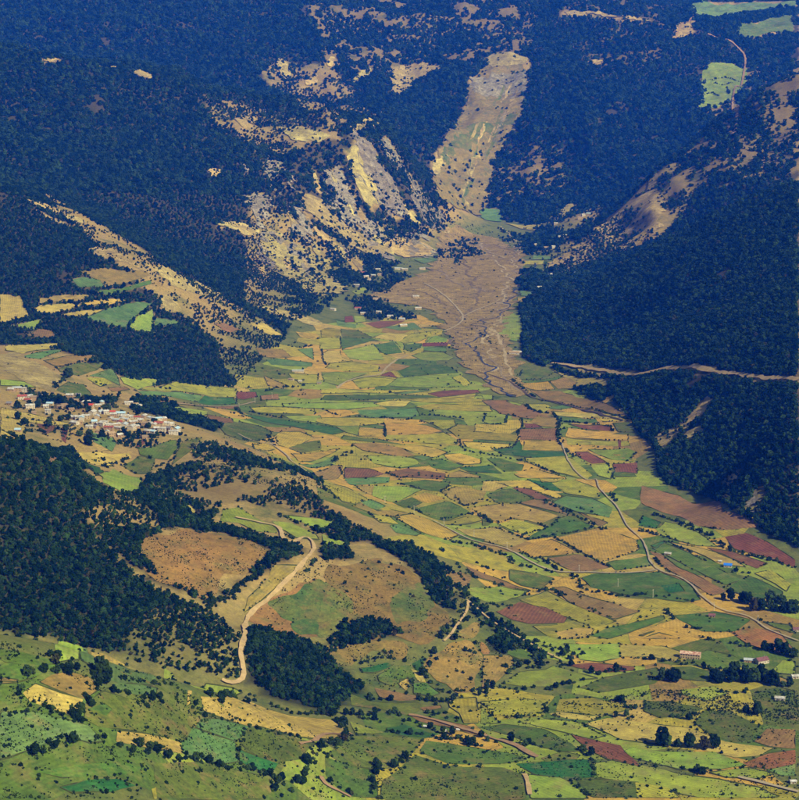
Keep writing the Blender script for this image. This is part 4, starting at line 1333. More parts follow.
# ------------------------------------------------------------------ hedges, thickets and lone shrubs
HEDGES = {
(530,0,2.963): """
B 535,240 570,232 600,236 630,246
B 545,248 600,246
B 505,285 540,276 560,286
B 585,262 590,280
""",
(320,320,5): """
H 20,450 80,475 190,485 320,490 400,500 440,500
H 500,510 570,520
H 510,475 600,480 720,495
H 320,520 328,560 322,585
n 100,85 105,130
n 0,85 90,90
H 10,150 15,200 30,225
H 700,600 710,640 750,660 798,670
T 70,712 90,685 115,678
H 100,740 115,780
H 330,765 400,790 500,780 640,790
n 115,380 180,400 300,400 400,400
n 190,55 265,90 370,110 410,150 450,190 520,210 640,215
n 0,640 80,630
n 460,160 510,130 560,90
n 580,690 640,665 560,700
n 500,240 540,275
n 0,350 60,350
T 120,665 165,665
""",
(480,320,5): """
H 30,470 20,510 60,525 125,515 135,480 200,490 215,530 190,560 190,600 150,640 50,640
T 230,430 300,465 360,470 390,500 400,540 390,570 410,630 440,660 470,685
H 0,665 100,685 250,715 330,750 400,775
T 160,300 215,345 270,385
H 320,405 400,415 560,445 640,470 740,495
H 420,510 540,520 640,530
T 650,530 665,555
H 640,720 660,760 665,798
n 480,620 500,630 560,630 630,650
H 740,705 780,670
T 0,70 40,100 50,120
n 195,260 215,262 170,300
""",
(320,480,5): """
T 0,30 40,60 80,95
H 380,20 470,35
H 600,60 650,30
H 690,100 720,130 798,115
H 600,200 690,180 760,170
T 640,305 720,320 798,330
H 390,205 430,235 490,260
T 590,795 650,745 700,690 720,630
T 660,798 700,730 740,680
T 350,430 410,465
n 230,490 330,540
H 240,165 300,205 380,240
H 450,140 500,165
T 690,470 720,500
T 690,430 760,480 798,500
T 670,560 720,590 790,620
""",
(480,480,5): """
T 330,110 430,155 540,210 620,250
H 490,140 570,170
H 90,215 170,195
H 190,280 330,245
H 300,220 340,240 400,190
H 240,300 370,280 480,260 570,235
H 370,290 500,360 650,440
H 80,240 240,300
n 640,400 680,390
T 0,340 80,365 150,390 160,425 250,435 390,460
T 290,390 350,425 400,450
T 330,545 420,580
T 470,480 520,540 600,560 680,580 780,580
T 30,620 100,632 160,635
H 540,640 590,665 650,690
T 0,640 60,690 160,760 220,798
T 660,70 680,110
T 0,100 45,105
T 0,180 60,215
T 0,430 60,450
n 780,300 790,345
T 60,520 120,525
H 160,580 260,570 330,545
""",
(639,480,5): """
T 70,170 160,200 250,230 340,270 370,290 440,345 560,380 700,415 780,445
H 80,395 150,460
H 130,310 250,360 330,405
B 420,605 520,612 600,642
B 660,615 720,622
B 580,655 640,650 700,660 760,665
H 0,575 70,580 270,610
H 290,780 360,798
T 0,250 60,265 120,285
n 200,410 330,485 430,525
H 190,740 300,745
T 130,650 165,690
T 550,690 610,710
T 460,460 560,470
n 150,455 250,515
""",
(480,640,5): """
T 40,10 100,55 210,35
T 120,140 230,115 340,100 450,130
T 130,160 240,135 330,120
T 0,280 60,245 230,245 380,240 420,215 530,205
T 270,20 380,60 470,100
T 280,5 400,50 480,90
T 540,160 590,180 620,165 720,155
D 340,310 320,370
T 700,300 760,350 790,340
T 0,490 100,515 170,520 260,530
n 510,420 620,470 690,500
T 500,545 550,580
H 170,600 270,590
H 450,710 550,780
H 560,600 570,680
n 490,40 510,75
n 600,110 770,150
T 150,390 230,385
T 700,385 760,390
""",
(639,640,5): """
T 0,95 60,100 200,115
T 240,120 330,145 400,155
H 0,130 90,130
H 75,210 120,170
B 115,200 185,208
B 380,205 440,190 500,185 565,205
B 400,210 480,210 540,215
B 600,205 650,220 700,230 750,235
T 410,255 460,265 520,270 590,265
B 130,542 200,532 260,538 380,546
T 170,385 280,400
T 210,652 310,660
T 350,0 440,15 540,30
B 630,50 690,62 770,90
H 290,375 350,345
B 530,355 600,375
n 360,655 480,645 560,630
n 540,690 660,690
""",
(0,640,5): """
T 100,220 95,280 150,315 240,345 370,395
T 385,390 400,350 430,300 430,275
T 160,190 280,150
T 290,140 380,160 470,190 500,220
B 500,205 540,200
T 500,240 620,265 700,290 798,310
T 130,570 250,520 350,500
T 400,400 470,440 500,490 560,520 700,545 798,570
H 40,370 140,365
T 270,70 285,130
H 600,200 720,215 790,225
""",
(160,640,5): """
T 250,280 330,290 430,300
T 0,580 80,595 230,615 400,640 530,680
H 200,370 300,400 420,410
H 450,440 600,470 700,490
H 400,480 440,445
H 375,510 395,570 400,620
T 560,760 570,700 680,720 740,620 780,570
T 550,690 640,720
H 0,200 150,290 210,370
T 160,290 200,340
T 440,280 560,330 680,370 798,370
""",
(320,640,5): """
T 0,370 60,365 200,380 330,360 420,400 560,450 700,500 798,530
T 90,350 220,395 300,410
T 60,370 120,440
T 330,460 480,480 640,500 760,530
T 520,370 620,380 700,410
T 490,290 560,300 690,285
T 500,300 600,312 660,300
T 540,110 525,170 560,220 640,265
T 590,60 555,110
T 220,290 370,310
T 430,260 460,200
T 300,80 380,100 430,110
T 200,120 280,90
T 280,790 260,690 300,650 380,635 440,600
n 440,600 510,510
T 0,660 40,710 150,770
T 0,560 60,530 150,480
T 700,250 798,265
T 670,45 740,60 790,70
T 660,330 730,350
T 320,60 350,75
""",
(160,480,5): """
T 200,640 330,600 420,530 500,460 560,390 700,370
T 215,625 340,585 430,515 505,445
T 180,265 240,265
T 330,240 420,250 500,290 580,320
T 590,180 700,220 780,250
T 440,770 540,750
T 740,450 790,400
T 640,280 700,330
""",
(160,320,5): """
T 640,130 690,138 760,130
H 420,600 540,605
T 550,585 570,630
T 200,490 300,520
H 450,460 600,490
T 530,355 600,340 720,330
H 690,380 730,372
T 170,680 230,650
H 0,730 70,690 100,600
T 590,270 610,275
n 380,350 385,410
n 600,560 650,540
T 380,440 400,470
T 0,340 40,345
""",
(0,320,5): """
T 270,340 300,310 330,285
B 330,280 350,290
H 30,130 130,125
H 280,240 400,210 480,190
B 440,620 455,630
T 580,720 640,690
T 690,640 740,590 770,575
H 470,310 520,330
T 60,580 110,580 150,560
""",
}
KIND = {'n': (3.0, 8.0, 0.6, 0.8), 'H': (4.2, 5.0, 0.82, 1.2), 'T': (5.4, 4.2, 0.92, 2.6), 'B': (11.5, 9.0, 1.0, 2.0), 'D': (4.5, 4.0, 1.0, 5)}
shrubs = []       # x, y, diameter, where
land_many([[(ox + float(a.split(',')[0]) / sc, oy + float(a.split(',')[1]) / sc) for a in line.split()[1:]] for (ox, oy, sc), txt in HEDGES.items() for line in txt.strip().splitlines()])
for (ox, oy, sc), txt in HEDGES.items():
    for line in txt.strip().splitlines():
        f = line.split(); base, gap, keep_, wide = KIND[f[0]]
        wp = land([(ox + float(a.split(',')[0]) / sc, oy + float(a.split(',')[1]) / sc) for a in f[1:]])
        c = smooth_line(wp, gap)
        for p in c:
            if random.random() > keep_: continue
            dsz = base * random.uniform(0.65, 1.35)
            shrubs.append((p[0] + random.gauss(0, wide), p[1] + random.gauss(0, wide * 1.3), dsz, {'B': 'row'}.get(f[0], 'hedge')))
# field margins: a broken line of small bushes
for code, pp, wp, o in fields:
    if code in 'hckevi': continue
    m = len(wp)
    for k in range(m):
        a, b = wp[k], wp[(k + 1) % m]
        if random.random() < 0.55 or a[1] > 4600: continue
        ln = np.hypot(*(b - a)); q = 0
        while q < ln:
            if vnoise(np.array([a[0] / 30 + q / 25]), np.array([a[1] / 30]))[0] > 0.5:
                pnt = a + (b - a) * q / ln
                shrubs.append((pnt[0] + random.gauss(0, 1), pnt[1] + random.gauss(0, 1), random.uniform(2.0, 4.2), 'margin'))
            q += random.uniform(5, 13)
LONE = """
400 2.4 0,640 170,680 330,738 330,799 0,799
90 2.8 330,740 480,745 480,799 330,799
230 2.7 480,690 799,690 799,799 480,799
70 2.4 110,530 220,530 270,550 210,600 150,580
60 3.0 265,580 330,550 440,570 470,620 420,660 330,640 280,630
25 3.2 480,615 530,650 480,690 425,670 440,650
250 2.8 300,400 560,410 620,470 600,560 480,560 330,480
120 2.6 480,570 799,600 799,690 560,680
90 3.0 240,330 440,305 480,390 260,400
230 4.6 360,300 440,215 525,240 510,300 470,370 430,310
90 3.0 190,380 300,340 320,380 260,450 190,440
230 6.0 10,392 120,400 185,425 180,445 100,445 20,432
40 5.0 40,430 160,440 160,470 70,470
90 3.2 60,230 170,280 250,330 160,330 60,290
80 3.0 0,320 150,320 140,400 0,390
""".strip().splitlines()
for line in LONE:
    cnt, size, rest = line.split(' ', 2); pp = pts_of(rest)
    xs = [p[0] for p in pp]; ys = [p[1] for p in pp]; got = []
    while len(got) < int(cnt):
        q = np.array([[random.uniform(min(xs), max(xs)), random.uniform(min(ys), max(ys))]])
        if inside(q, pp)[0]: got.append(q[0])
    x, y, z = hit([g[0] for g in got], [g[1] for g in got])
    for a, b in zip(x, y):
        d0 = float(size) * random.choice((0.45, 0.6, 0.7, 0.8, 1.0, 1.2, 1.7)); shrubs.append((a, b, d0, 'lone'))
        for _q in range(random.choice((0, 0, 1, 2, 3))):
            shrubs.append((a + random.gauss(0, d0 * 0.75), b + random.gauss(0, d0 * 0.9), d0 * random.uniform(0.35, 0.8), 'lone'))
# tussocks and low scrub on the rough ground
for cnt, size, rest in ((5200, 1.0, '0,640 170,680 330,738 480,735 480,799 0,799'), (2600, 1.1, '480,690 799,690 799,799 480,799'), (1500, 1.1, '110,530 220,528 270,550 210,600 150,580'),
                        (2600, 1.2, '250,590 330,550 440,570 540,660 480,690 330,690 260,640'), (1500, 1.5, '190,440 240,436 345,490 330,505 200,466'), (1800, 2.6, '362,300 440,212 525,240 510,310 525,390 470,370'), (1200, 1.5, '560,690 799,690 799,720 560,705')):
    pp = pts_of(rest); P_ = np.array(pp); got = rng.uniform(P_.min(0), P_.max(0), (int(cnt * 3.2), 2)); got = got[inside(got, pp)]
    x, y, z = hit(got[:, 0], got[:, 1])
    ok = fbm(x / 24, y / 24, 3) + 0.5 * fbm(x / 90, y / 90, 2) > rng.uniform(-0.15, 0.42, len(x))
    for a, b in list(zip(x[ok], y[ok]))[:cnt]: shrubs.append((a, b, size * random.uniform(0.55, 1.7), 'low'))
shrubs = [s for s in shrubs if not near_road(s[0], s[1], s[2] * 0.4) and not near_house(s[0], s[1], 8.0, 11.0)]

# ------------------------------------------------------------------ crowns
def lumpy_crown(seed, lobes, tris_sub=1, flat=1.0):
    """a crown of many leaf clumps packed through its volume, unit width, standing on z = 0"""
    r_ = random.Random(seed); bm = bmesh.new()
    ret = bmesh.ops.create_icosphere(bm, subdivisions=2, radius=0.31)
    for v in ret['verts']:
        v.co = v.co * r_.uniform(0.8, 1.12); v.co = Vector((v.co.x, v.co.y, (v.co.z * 1.15 + 0.42) * flat))
    for k in range(lobes):
        th = r_.uniform(0, 2 * math.pi); u = r_.uniform(0.5, 1.15)
        hgt = r_.uniform(0.10, 0.93)
        prof = math.sqrt(max(0.05, 1 - ((hgt - 0.42) / 0.56) ** 2)) * 0.40
        p = Vector((math.cos(th) * u * prof, math.sin(th) * u * prof, hgt * flat))
        s_ = r_.uniform(0.08, 0.22)
        ret = bmesh.ops.create_icosphere(bm, subdivisions=tris_sub, radius=s_)
        M = Matrix.Translation(p) @ Euler((r_.uniform(0, 6), r_.uniform(0, 6), r_.uniform(0, 6))).to_matrix().to_4x4() @ Matrix.Diagonal((1, r_.uniform(0.7, 1.1), r_.uniform(0.55, 0.9), 1))
        for v in ret['verts']:
            v.co = v.co * r_.uniform(0.72, 1.28)
            v.co = M @ v.co
    me = bpy.data.meshes.new('crown'); bm.to_mesh(me); bm.free()
    return me
def trunk_mesh(seed):
    r_ = random.Random(seed); bm = bmesh.new()
    rows = []
    for z, rad in ((-0.06, 0.05), (0.15, 0.036), (0.4, 0.026), (0.7, 0.012)):
        ox, oy = r_.uniform(-.02, .02), r_.uniform(-.02, .02)
        rows.append([bm.verts.new((ox + rad * math.cos(a), oy + rad * math.sin(a), z)) for a in [k * math.pi / 3 for k in range(6)]])
    for a, b in zip(rows, rows[1:]):
        for k in range(6): bm.faces.new((a[k], a[(k + 1) % 6], b[(k + 1) % 6], b[k]))
    for k in range(4):
        th = k * 1.6 + r_.random(); z0 = r_.uniform(0.3, 0.5)
        p0 = Vector((0, 0, z0)); p1 = Vector((math.cos(th) * .28, math.sin(th) * .28, z0 + r_.uniform(.15, .3)))
        ring = []
        for p, rad in ((p0, .016), (p1, .006)):
            ring.append([bm.verts.new(p + Vector((rad * math.cos(a), rad * math.sin(a), 0))) for a in (0, 2.1, 4.2)])
        for k2 in range(3): bm.faces.new((ring[0][k2], ring[0][(k2 + 1) % 3], ring[1][(k2 + 1) % 3], ring[1][k2]))
    me = bpy.data.meshes.new('trunk'); bm.to_mesh(me); bm.free(); me.materials.append(BARK)
    return me
lib = bpy.data.collections.new('crown_library')
for k in range(6):
    me_ = lumpy_crown(100 + k, 16 + 2 * k, 1, random.uniform(0.95, 1.25)); me_.materials.append(LEAF)
    lib.objects.link(bpy.data.objects.new('wood_crown', me_))
lib2 = bpy.data.collections.new('shrub_library')
for k in range(5):
    me_ = lumpy_crown(200 + k, 15 + 2 * k, 1, random.uniform(0.55, 0.95)); me_.materials.append(LEAF2)
    lib2.objects.link(bpy.data.objects.new('wood_shrub', me_))

def scatter(name, pts, coll, nvar, label, cat, sink=0.06, tall=(0.72, 1.02)):
    P = np.array([(p[0], p[1]) for p in pts]); S = np.array([p[2] for p in pts])
    z = H(P[:, 0], P[:, 1]) - S * sink + 0.4
    me = bpy.data.meshes.new(name)
    me.vertices.add(len(P)); me.vertices.foreach_set('co', np.column_stack([P, z]).astype(np.float32).ravel())
    hgt = rng.uniform(*tall, len(P))
    a = me.attributes.new('sca', 'FLOAT_VECTOR', 'POINT'); a.data.foreach_set('vector', np.column_stack([S, S, S * hgt]).astype(np.float32).ravel())
    a = me.attributes.new('rot', 'FLOAT_VECTOR', 'POINT'); a.data.foreach_set('vector', np.column_stack([np.zeros(len(P)), np.zeros(len(P)), rng.uniform(0, 6.28, len(P))]).astype(np.float32).ravel())
    a = me.attributes.new('pick', 'INT', 'POINT'); a.data.foreach_set('value', rng.integers(0, nvar, len(P)).astype(np.int32))
    o = bpy.data.objects.new(name, me); COL.objects.link(o)
    g = bpy.data.node_groups.new(name, 'GeometryNodeTree')
    g.interface.new_socket('Geometry', in_out='INPUT', socket_type='NodeSocketGeometry')
    g.interface.new_socket('Geometry', in_out='OUTPUT', socket_type='NodeSocketGeometry')
    gi, go = g.nodes.new('NodeGroupInput'), g.nodes.new('NodeGroupOutput')
    ip = g.nodes.new('GeometryNodeInstanceOnPoints'); ci = g.nodes.new('GeometryNodeCollectionInfo')
    ci.inputs['Collection'].default_value = coll; ci.inputs['Separate Children'].default_value = True; ci.inputs['Reset Children'].default_value = True
    def attr(nm, typ):
        nd = g.nodes.new('GeometryNodeInputNamedAttribute'); nd.data_type = typ; nd.inputs['Name'].default_value = nm
        return nd.outputs['Attribute']
    g.links.new(gi.outputs[0], ip.inputs['Points']); g.links.new(ci.outputs[0], ip.inputs['Instance'])
    ip.inputs['Pick Instance'].default_value = True
    g.links.new(attr('pick', 'INT'), ip.inputs['Instance Index'])
    g.links.new(attr('sca', 'FLOAT_VECTOR'), ip.inputs['Scale'])
    g.links.new(attr('rot', 'FLOAT_VECTOR'), ip.inputs['Rotation'])
    g.links.new(ip.outputs[0], go.inputs[0])
    md = o.modifiers.new('scatter', 'NODES'); md.node_group = g
    tag(o, label, cat, kind='stuff')
    return o
scatter('forest', forest, lib, 6, 'dark green broadleaf forest covering the mountain slopes', 'forest')
S_arr = np.array([(s[0], s[1], s[2]) for s in shrubs])
spx, spy = project(S_arr[:, 0], S_arr[:, 1], H(S_arr[:, 0], S_arr[:, 1]))
app = S_arr[:, 2] / S_arr[:, 1]
app[(spx < 4) | (spx > 795) | (spy < 0) | (spy > 797)] = 0
app[~seen(np.clip(spx, 0, 799), np.clip(spy, 0, 799), S_arr[:, 1])] = 0
order = np.argsort(-app)
pickset = set(order[:285].tolist())
scatter('hedgerow_shrubbery', [s for k, s in enumerate(shrubs) if k not in pickset], lib2, 5, 'dark shrubs in broken hedgerows along the field edges', 'shrubbery', 0.08, (0.75, 1.1))
print('FOREST', len(forest), 'SHRUBS', len(shrubs))

# ------------------------------------------------------------------ single trees and shrubs (the largest in view)
big_crowns, small_crowns, trunks = [], [], [trunk_mesh(k) for k in range(4)]
for k in range(5):
    m_ = lumpy_crown(300 + k, 58, 1, random.uniform(0.9, 1.1)); m_.materials.append(LEAF2); big_crowns.append(m_)
    m_ = lumpy_crown(400 + k, 34, 1, random.uniform(0.6, 0.95)); m_.materials.append(LEAF2); small_crowns.append(m_)
def where(px, py):
    if 20 < px < 190 and 380 < py < 450: return 'among the hillside village houses'
    if px < 90 and py > 640: return 'in the lower left corner fields'
    if px < 200 and py > 640: return 'around the near golden field'
    if px < 340 and py > 680: return 'by the near bluish green fields'
    if px < 480 and py > 732: return 'in the bottom centre meadow'
    if px < 640 and py > 735: return 'near the bottom red strip'
    if py > 725: return 'around the lower right golden strip'
    if px > 735 and py > 640: return 'beside the purple roofed farmhouse'
    if px > 640 and py > 665: return 'below the long building'
    if px > 640 and py > 590: return 'by the winding grey road'
    if px > 640: return 'near the blue roofed house'
    if px > 480 and py > 600: return 'below the valley road'
    if 110 < px < 275 and py > 500: return 'around the bare brown dome'
    if px < 350 and py > 540: return 'on the green sloped hill'
    if px < 480 and py > 690: return 'along the meadow gully'
    if px < 480 and py > 540: return 'on the brown hill'
    return 'out in the valley fields'
singles = []
for k in order[:285]:
    x, y, dsz, kind = shrubs[k]
    px, py = spx[k], spy[k]
    tree = dsz > 6.2
    e = bpy.data.objects.new('tree' if tree else 'shrub', None); COL.objects.link(e)
    e.empty_display_size = 0.5
    e.location = (x, y, float(H(x, y)) + 0.35)
    e.rotation_euler = (0, 0, random.uniform(0, 6.28))
    e.scale = (dsz, dsz, dsz * random.uniform(0.85, 1.2))
    e.scale.x *= random.uniform(0.8, 1.3)
    cr = share('crown', random.choice(big_crowns if tree else small_crowns), e)
    cr.location.z = 0.12 if tree else 0.0
    share('trunk', random.choice(trunks), e)
    size_w = 'large' if dsz > 8 else ('mid-sized' if dsz > 4.2 else 'small')
    lab = f"{size_w} dark {'tree' if tree else 'bush'}" + {'row': ' in a row', 'hedge': ' in a hedge', 'margin': ' on a field edge', 'lone': ' standing alone', 'low': ' in low scrub'}[kind] + ' ' + where(px, py)
    tag(e, lab, 'tree' if tree else 'shrub', lab)
    singles.append((px, e))

# ------------------------------------------------------------------ houses
def roof_mat(name, c, c2=None, metres=2.0):
    m, t, b = new_mat(name, 0.55); b.inputs['Specular IOR Level'].default_value = 0.3
    col = ramp(t, pos_noise(t, metres, 4, 0.75), [(0.42, lin(c)), (0.58, lin(c2 or tuple(v * 0.82 for v in c)))])
    L(t, col, b.inputs['Base Color']); return m
RM = {'white': roof_mat('roof_white_sheet', (196,196,188), (150,146,136), 5.0), 'silver': roof_mat('roof_silver_sheet', (176,186,190), (150,156,160)),
      'rust red': roof_mat('roof_rust', (138,66,50), (160,92,70)), 'pale blue': roof_mat('roof_pale_blue', (150,184,206), (170,196,206)),
      'tan earth': roof_mat('roof_earth', (170,146,108), (146,124,92)), 'grey': roof_mat('roof_grey', (132,130,128), (112,108,104)),
      'bright blue': roof_mat('roof_blue', (40,110,214), (52,124,220)), 'orange red': roof_mat('roof_orange', (196,78,48), (176,70,44)),
      'purple brown': roof_mat('roof_purple', (104,66,70), (124,86,84)), 'mottled red and cream': roof_mat('roof_broken_tile', (150,84,66), (206,186,160), 2.6)}
WM = {'white': plain('wall_whitewash', (186,176,154), 0.9, 0.15), 'cream': plain('wall_cream', (180,160,122), 0.9, 0.18), 'mud': plain('wall_mud', (164,138,104), 0.95, 0.2), 'grey': plain('wall_block', (150,144,134), 0.95, 0.2)}
GLASS = plain('window_dark', (30,34,40), 0.25, 0.1, spec=0.5)
DOORM = plain('door_wood', (92,66,46), 0.8)
STONE = plain('shed_post', (110,98,84), 0.9)
_mc = {}
def cached(key, fn):
    if key not in _mc: _mc[key] = fn()
    return _mc[key]
def raw_mesh(name, v, f, mat):
    me = bpy.data.meshes.new(name); me.from_pydata(v, [], f); me.materials.append(mat); me.update(); return me
def wall_mesh(w_, d_, h_, rise, mat):
    a, b = w_ / 2, d_ / 2; g = -3.0
    v = [(-a,-b,g),(a,-b,g),(a,b,g),(-a,b,g),(-a,-b,h_),(a,-b,h_),(a,b,h_),(-a,b,h_),(-a,0,h_+rise),(a,0,h_+rise)]
    f = [(0,1,5,4),(2,3,7,6),(1,2,6,9,5),(3,0,4,8,7)]
    if rise < 0.3: f.append((4,5,6,7)); f[2] = (1,2,6,5); f[3] = (3,0,4,7); v = v[:8]
    return raw_mesh('wall', v, f, mat)
def roof_mesh(w_, d_, h_, rise, mat, over=0.5, th=0.22):
    a, b = w_ / 2 + over, d_ / 2 + over; dz = rise / (d_ / 2) * over
    if rise < 0.3:
        v = [(-a,-b,h_+.03),(a,-b,h_+.03),(a,b,h_+.03),(-a,b,h_+.03),(-a,-b,h_+.38),(a,-b,h_+.38),(a,b,h_+.50),(-a,b,h_+.50)]
        f = [(0,3,2,1),(4,5,6,7),(0,1,5,4),(1,2,6,5),(2,3,7,6),(3,0,4,7)]
    else:
        e = h_ - dz + .04; r_ = h_ + rise + .04
        v = [(-a,-b,e),(a,-b,e),(a,0,r_),(-a,0,r_),(a,b,e),(-a,b,e)]
        v += [(x, y, z + th) for x, y, z in v]
        f = [(0,3,2,1),(3,5,4,2),(6,7,8,9),(9,8,10,11),(0,1,7,6),(4,5,11,10),(1,2,8,7),(2,4,10,8),(3,0,6,9),(5,3,9,11)]
    return raw_mesh('roof', v, f, mat)
def box_mesh(name, sx, sy, sz, mat, bev=0.0):
    bm = bmesh.new(); bmesh.ops.create_cube(bm, size=1.0)
    for v in bm.verts: v.co = Vector((v.co.x * sx, v.co.y * sy, v.co.z * sz))
    if bev: bmesh.ops.bevel(bm, geom=bm.edges[:], offset=bev, segments=2, affect='EDGES')
    me = bpy.data.meshes.new(name); bm.to_mesh(me); bm.free(); me.materials.append(mat); return me
def ground_at(px, py):
    x, y, z = hit([px], [py]); return float(x[0]), float(y[0]), float(z[0])
def put(name, me, parent, loc, rz=0.0):
    o = share(name, me, parent); o.location = loc; o.rotation_euler = (0, 0, rz); return o
def house(name, px, py, w_, d_, h_, rise, roof, wall, rz, label, cat='house', group=None, nwin=2, storeys=1, chimney=False, xyz=None):
    x, y, z = xyz or ground_at(px, py)
    e = bpy.data.objects.new(name, None); COL.objects.link(e)
    e.empty_display_size = 1; e.location = (x, y, z); e.rotation_euler = (0, 0, rz)
    share('wall', cached(('w', w_, d_, h_, rise, wall), lambda: wall_mesh(w_, d_, h_, rise, WM[wall])), e)
    rf = share('roof', cached(('r', w_, d_, h_, rise, roof), lambda: roof_mesh(w_, d_, h_, rise, RM[roof])), e)
    if chimney:
        put('chimney', cached('chim', lambda: box_mesh('chimney', .7, .7, 1.8, WM['grey'], .05)), rf, (w_ * .25, 0.4, h_ + rise + .4))
    win = cached('win', lambda: box_mesh('window', 1.1, .12, 1.3, GLASS)); dr = cached('door', lambda: box_mesh('door', 1.1, .14, 2.1, DOORM))
    put('door', dr, e, (-w_ * .08, -d_ / 2 - .03, 1.05))
    sh = h_ / storeys
    for s in range(storeys):
        for k in range(nwin):
            xx = -w_ / 2 + w_ * (k + 0.5) / nwin
            if s == 0 and abs(xx + w_ * .08) < 1.3: continue
            put('window', win, e, (xx, -d_ / 2 - .02, s * sh + sh * .55))
        put('window', win, e, (w_ / 2 + .02, -d_ * .15, s * sh + sh * .55), R(90))
    return tag(e, label, cat, group)

def vzone(px, py):
    if px < 35: return 'at the village left end'
    if px < 80: return 'in the upper left village'
    if py < 408: return 'on the upper village edge'
    if px > 150: return 'at the village right end'
    if py > 430: return 'on the lower village edge'
    if px < 110: return 'left of village centre'
    return 'in the village centre'
for k, (px, py, rc) in enumerate(village):
    w_ = random.choice((9.0, 11.0, 13.0, 15.0)); d_ = random.choice((7.5, 8.5, 9.5)); h_ = random.choice((3.6, 4.0, 6.2))
    rise = 0.0 if rc == TE and random.random() < .7 else random.choice((1.4, 1.8, 2.2))
    wl = random.choice(('white', 'cream', 'white', 'mud')) if rc != TE else 'mud'
    lab = f"{'two-storey' if h_ > 5 else 'low'} {wl} house with {rc} roof {vzone(px, py)}"
    house('house', px, py, w_, d_, h_, rise, rc, wl, R(random.choice((-28, -12, 0, 14, 30, 78, 95)) + random.uniform(-6, 6)), lab, 'house', 'houses of the hillside village', 2 if w_ < 10 else 3, 2 if h_ > 5 else 1, random.random() < .25)
VZ2 = ['in the tree-hidden hamlet', 'beside the hamlet and fan', 'alone where path meets gravel fan', 'at the scrubby slope foot',
       'in the tree belt above the fields', 'in the green field below the tree belt', 'out on the gravel fan']
for px, py, rc, zn in v2:
    wdt = 20.0 if (zn in (2, 5)) else random.choice((14.0, 16.0, 18.0))
    house('house', px, py, wdt, 11.0, 5.2, random.choice((1.6, 2.2)), rc, random.choice(('white', 'cream')), R(random.uniform(-25, 25)), f'house with {rc} roof {VZ2[zn]}', 'house', 'houses of the fan hamlet')
VZ3 = ['at the top of the side valley hamlet', 'among the trees of the side valley hamlet', 'on the right bank of the fan', 'tucked below the tan scree', 'on the field strip right of the gravel fan']
for px, py, rc, zn in v3:
    wdt = 24.0 if zn in (3, 4) else random.choice((15.0, 17.0, 20.0))
    house('house', px, py, wdt, 12.0, 5.5, 2.6, rc, random.choice(('white', 'cream')), R(random.uniform(-20, 20)), f'house with {rc} roof {VZ3[zn]}', 'house', 'houses of the right bank hamlets')
# farm buildings standing by themselves
house('barn', 298, 372, 26, 8, 4.2, 1.2, 'silver', 'white', R(2), 'long low white barn with dark openings in the upper left fields', 'barn', None, 6)
house('shed', 291, 380, 12, 7, 3.0, 0.0, 'tan earth', 'white', R(-20), 'flat roofed white shed below the long barn', 'shed')
house('shed', 300, 382, 8, 6, 3.2, 1.0, 'white', 'white', R(15), 'small white shed right below the long barn', 'shed')
house('farmhouse', 319, 384, 9, 7, 3.2, 1.4, 'grey', 'cream', R(10), 'small grey roofed farmhouse right of the long barn', 'house')
house('farmhouse', 191, 419, 12, 8, 3.5, 1.8, 'white', 'white', R(-15), 'white roofed house alone right of the village trees', 'house')
house('farmhouse', 728, 567, 11, 8, 3.6, 2.0, 'bright blue', 'white', R(-14), 'white farmhouse with bright blue roof on the right', 'house', None, 3)
house('shed', 720, 562.5, 5, 4, 2.6, 0.8, 'white', 'white', R(-14), 'tiny white shed behind the blue roofed farmhouse', 'shed')
house('farmhouse', 668, 555, 9, 6.5, 3.2, 1.2, 'white', 'cream', R(-18), 'pale farmhouse in the green field left of the blue roof', 'house')
house('shed', 712, 617, 8, 6, 3.0, 1.8, 'purple brown', 'mud', R(-10), 'small brown shed beside the winding grey road', 'shed')
house('long_building', 690.5, 658, 24, 9, 6.2, 2.2, 'mottled red and cream', 'cream', R(-17), 'long two-storey building with mottled red roof right of the golden field', 'building', None, 8, 2, True)
fx, fy, fz = ground_at(759, 663)
house('farmhouse', 0, 0, 15, 10, 4.6, 2.8, 'purple brown', 'white', R(24), 'white farmhouse with purple brown roof by the tall trees on the right', 'house', None, 4, 1, True, (fx + 3, fy, fz))
house('outbuilding', 0, 0, 13, 8, 3.4, 1.4, 'silver', 'mud', R(-10), 'silver roofed outbuilding joined to the left of the purple roofed farmhouse', 'outbuilding', None, 2, 1, False, (fx - 10.5, fy + 4, fz))
house('shed', 780, 700, 11, 7, 3.2, 1.3, 'white', 'white', R(-16), 'white metal shed under the tree row at the right edge', 'shed')
house('shed', 795, 678, 8, 6, 3.2, 1.2, 'white', 'white', R(5), 'white shed cut off by the right edge', 'shed')
house('shed', 793, 783, 6, 4.5, 2.6, 0.8, 'white', 'white', R(5), 'small white hut beside the track in the bottom right corner', 'shed')
house('shed', 796, 631, 8, 6, 3.2, 1.6, 'purple brown', 'white', R(5), 'brown roofed hut at the right edge above the orange field', 'shed')

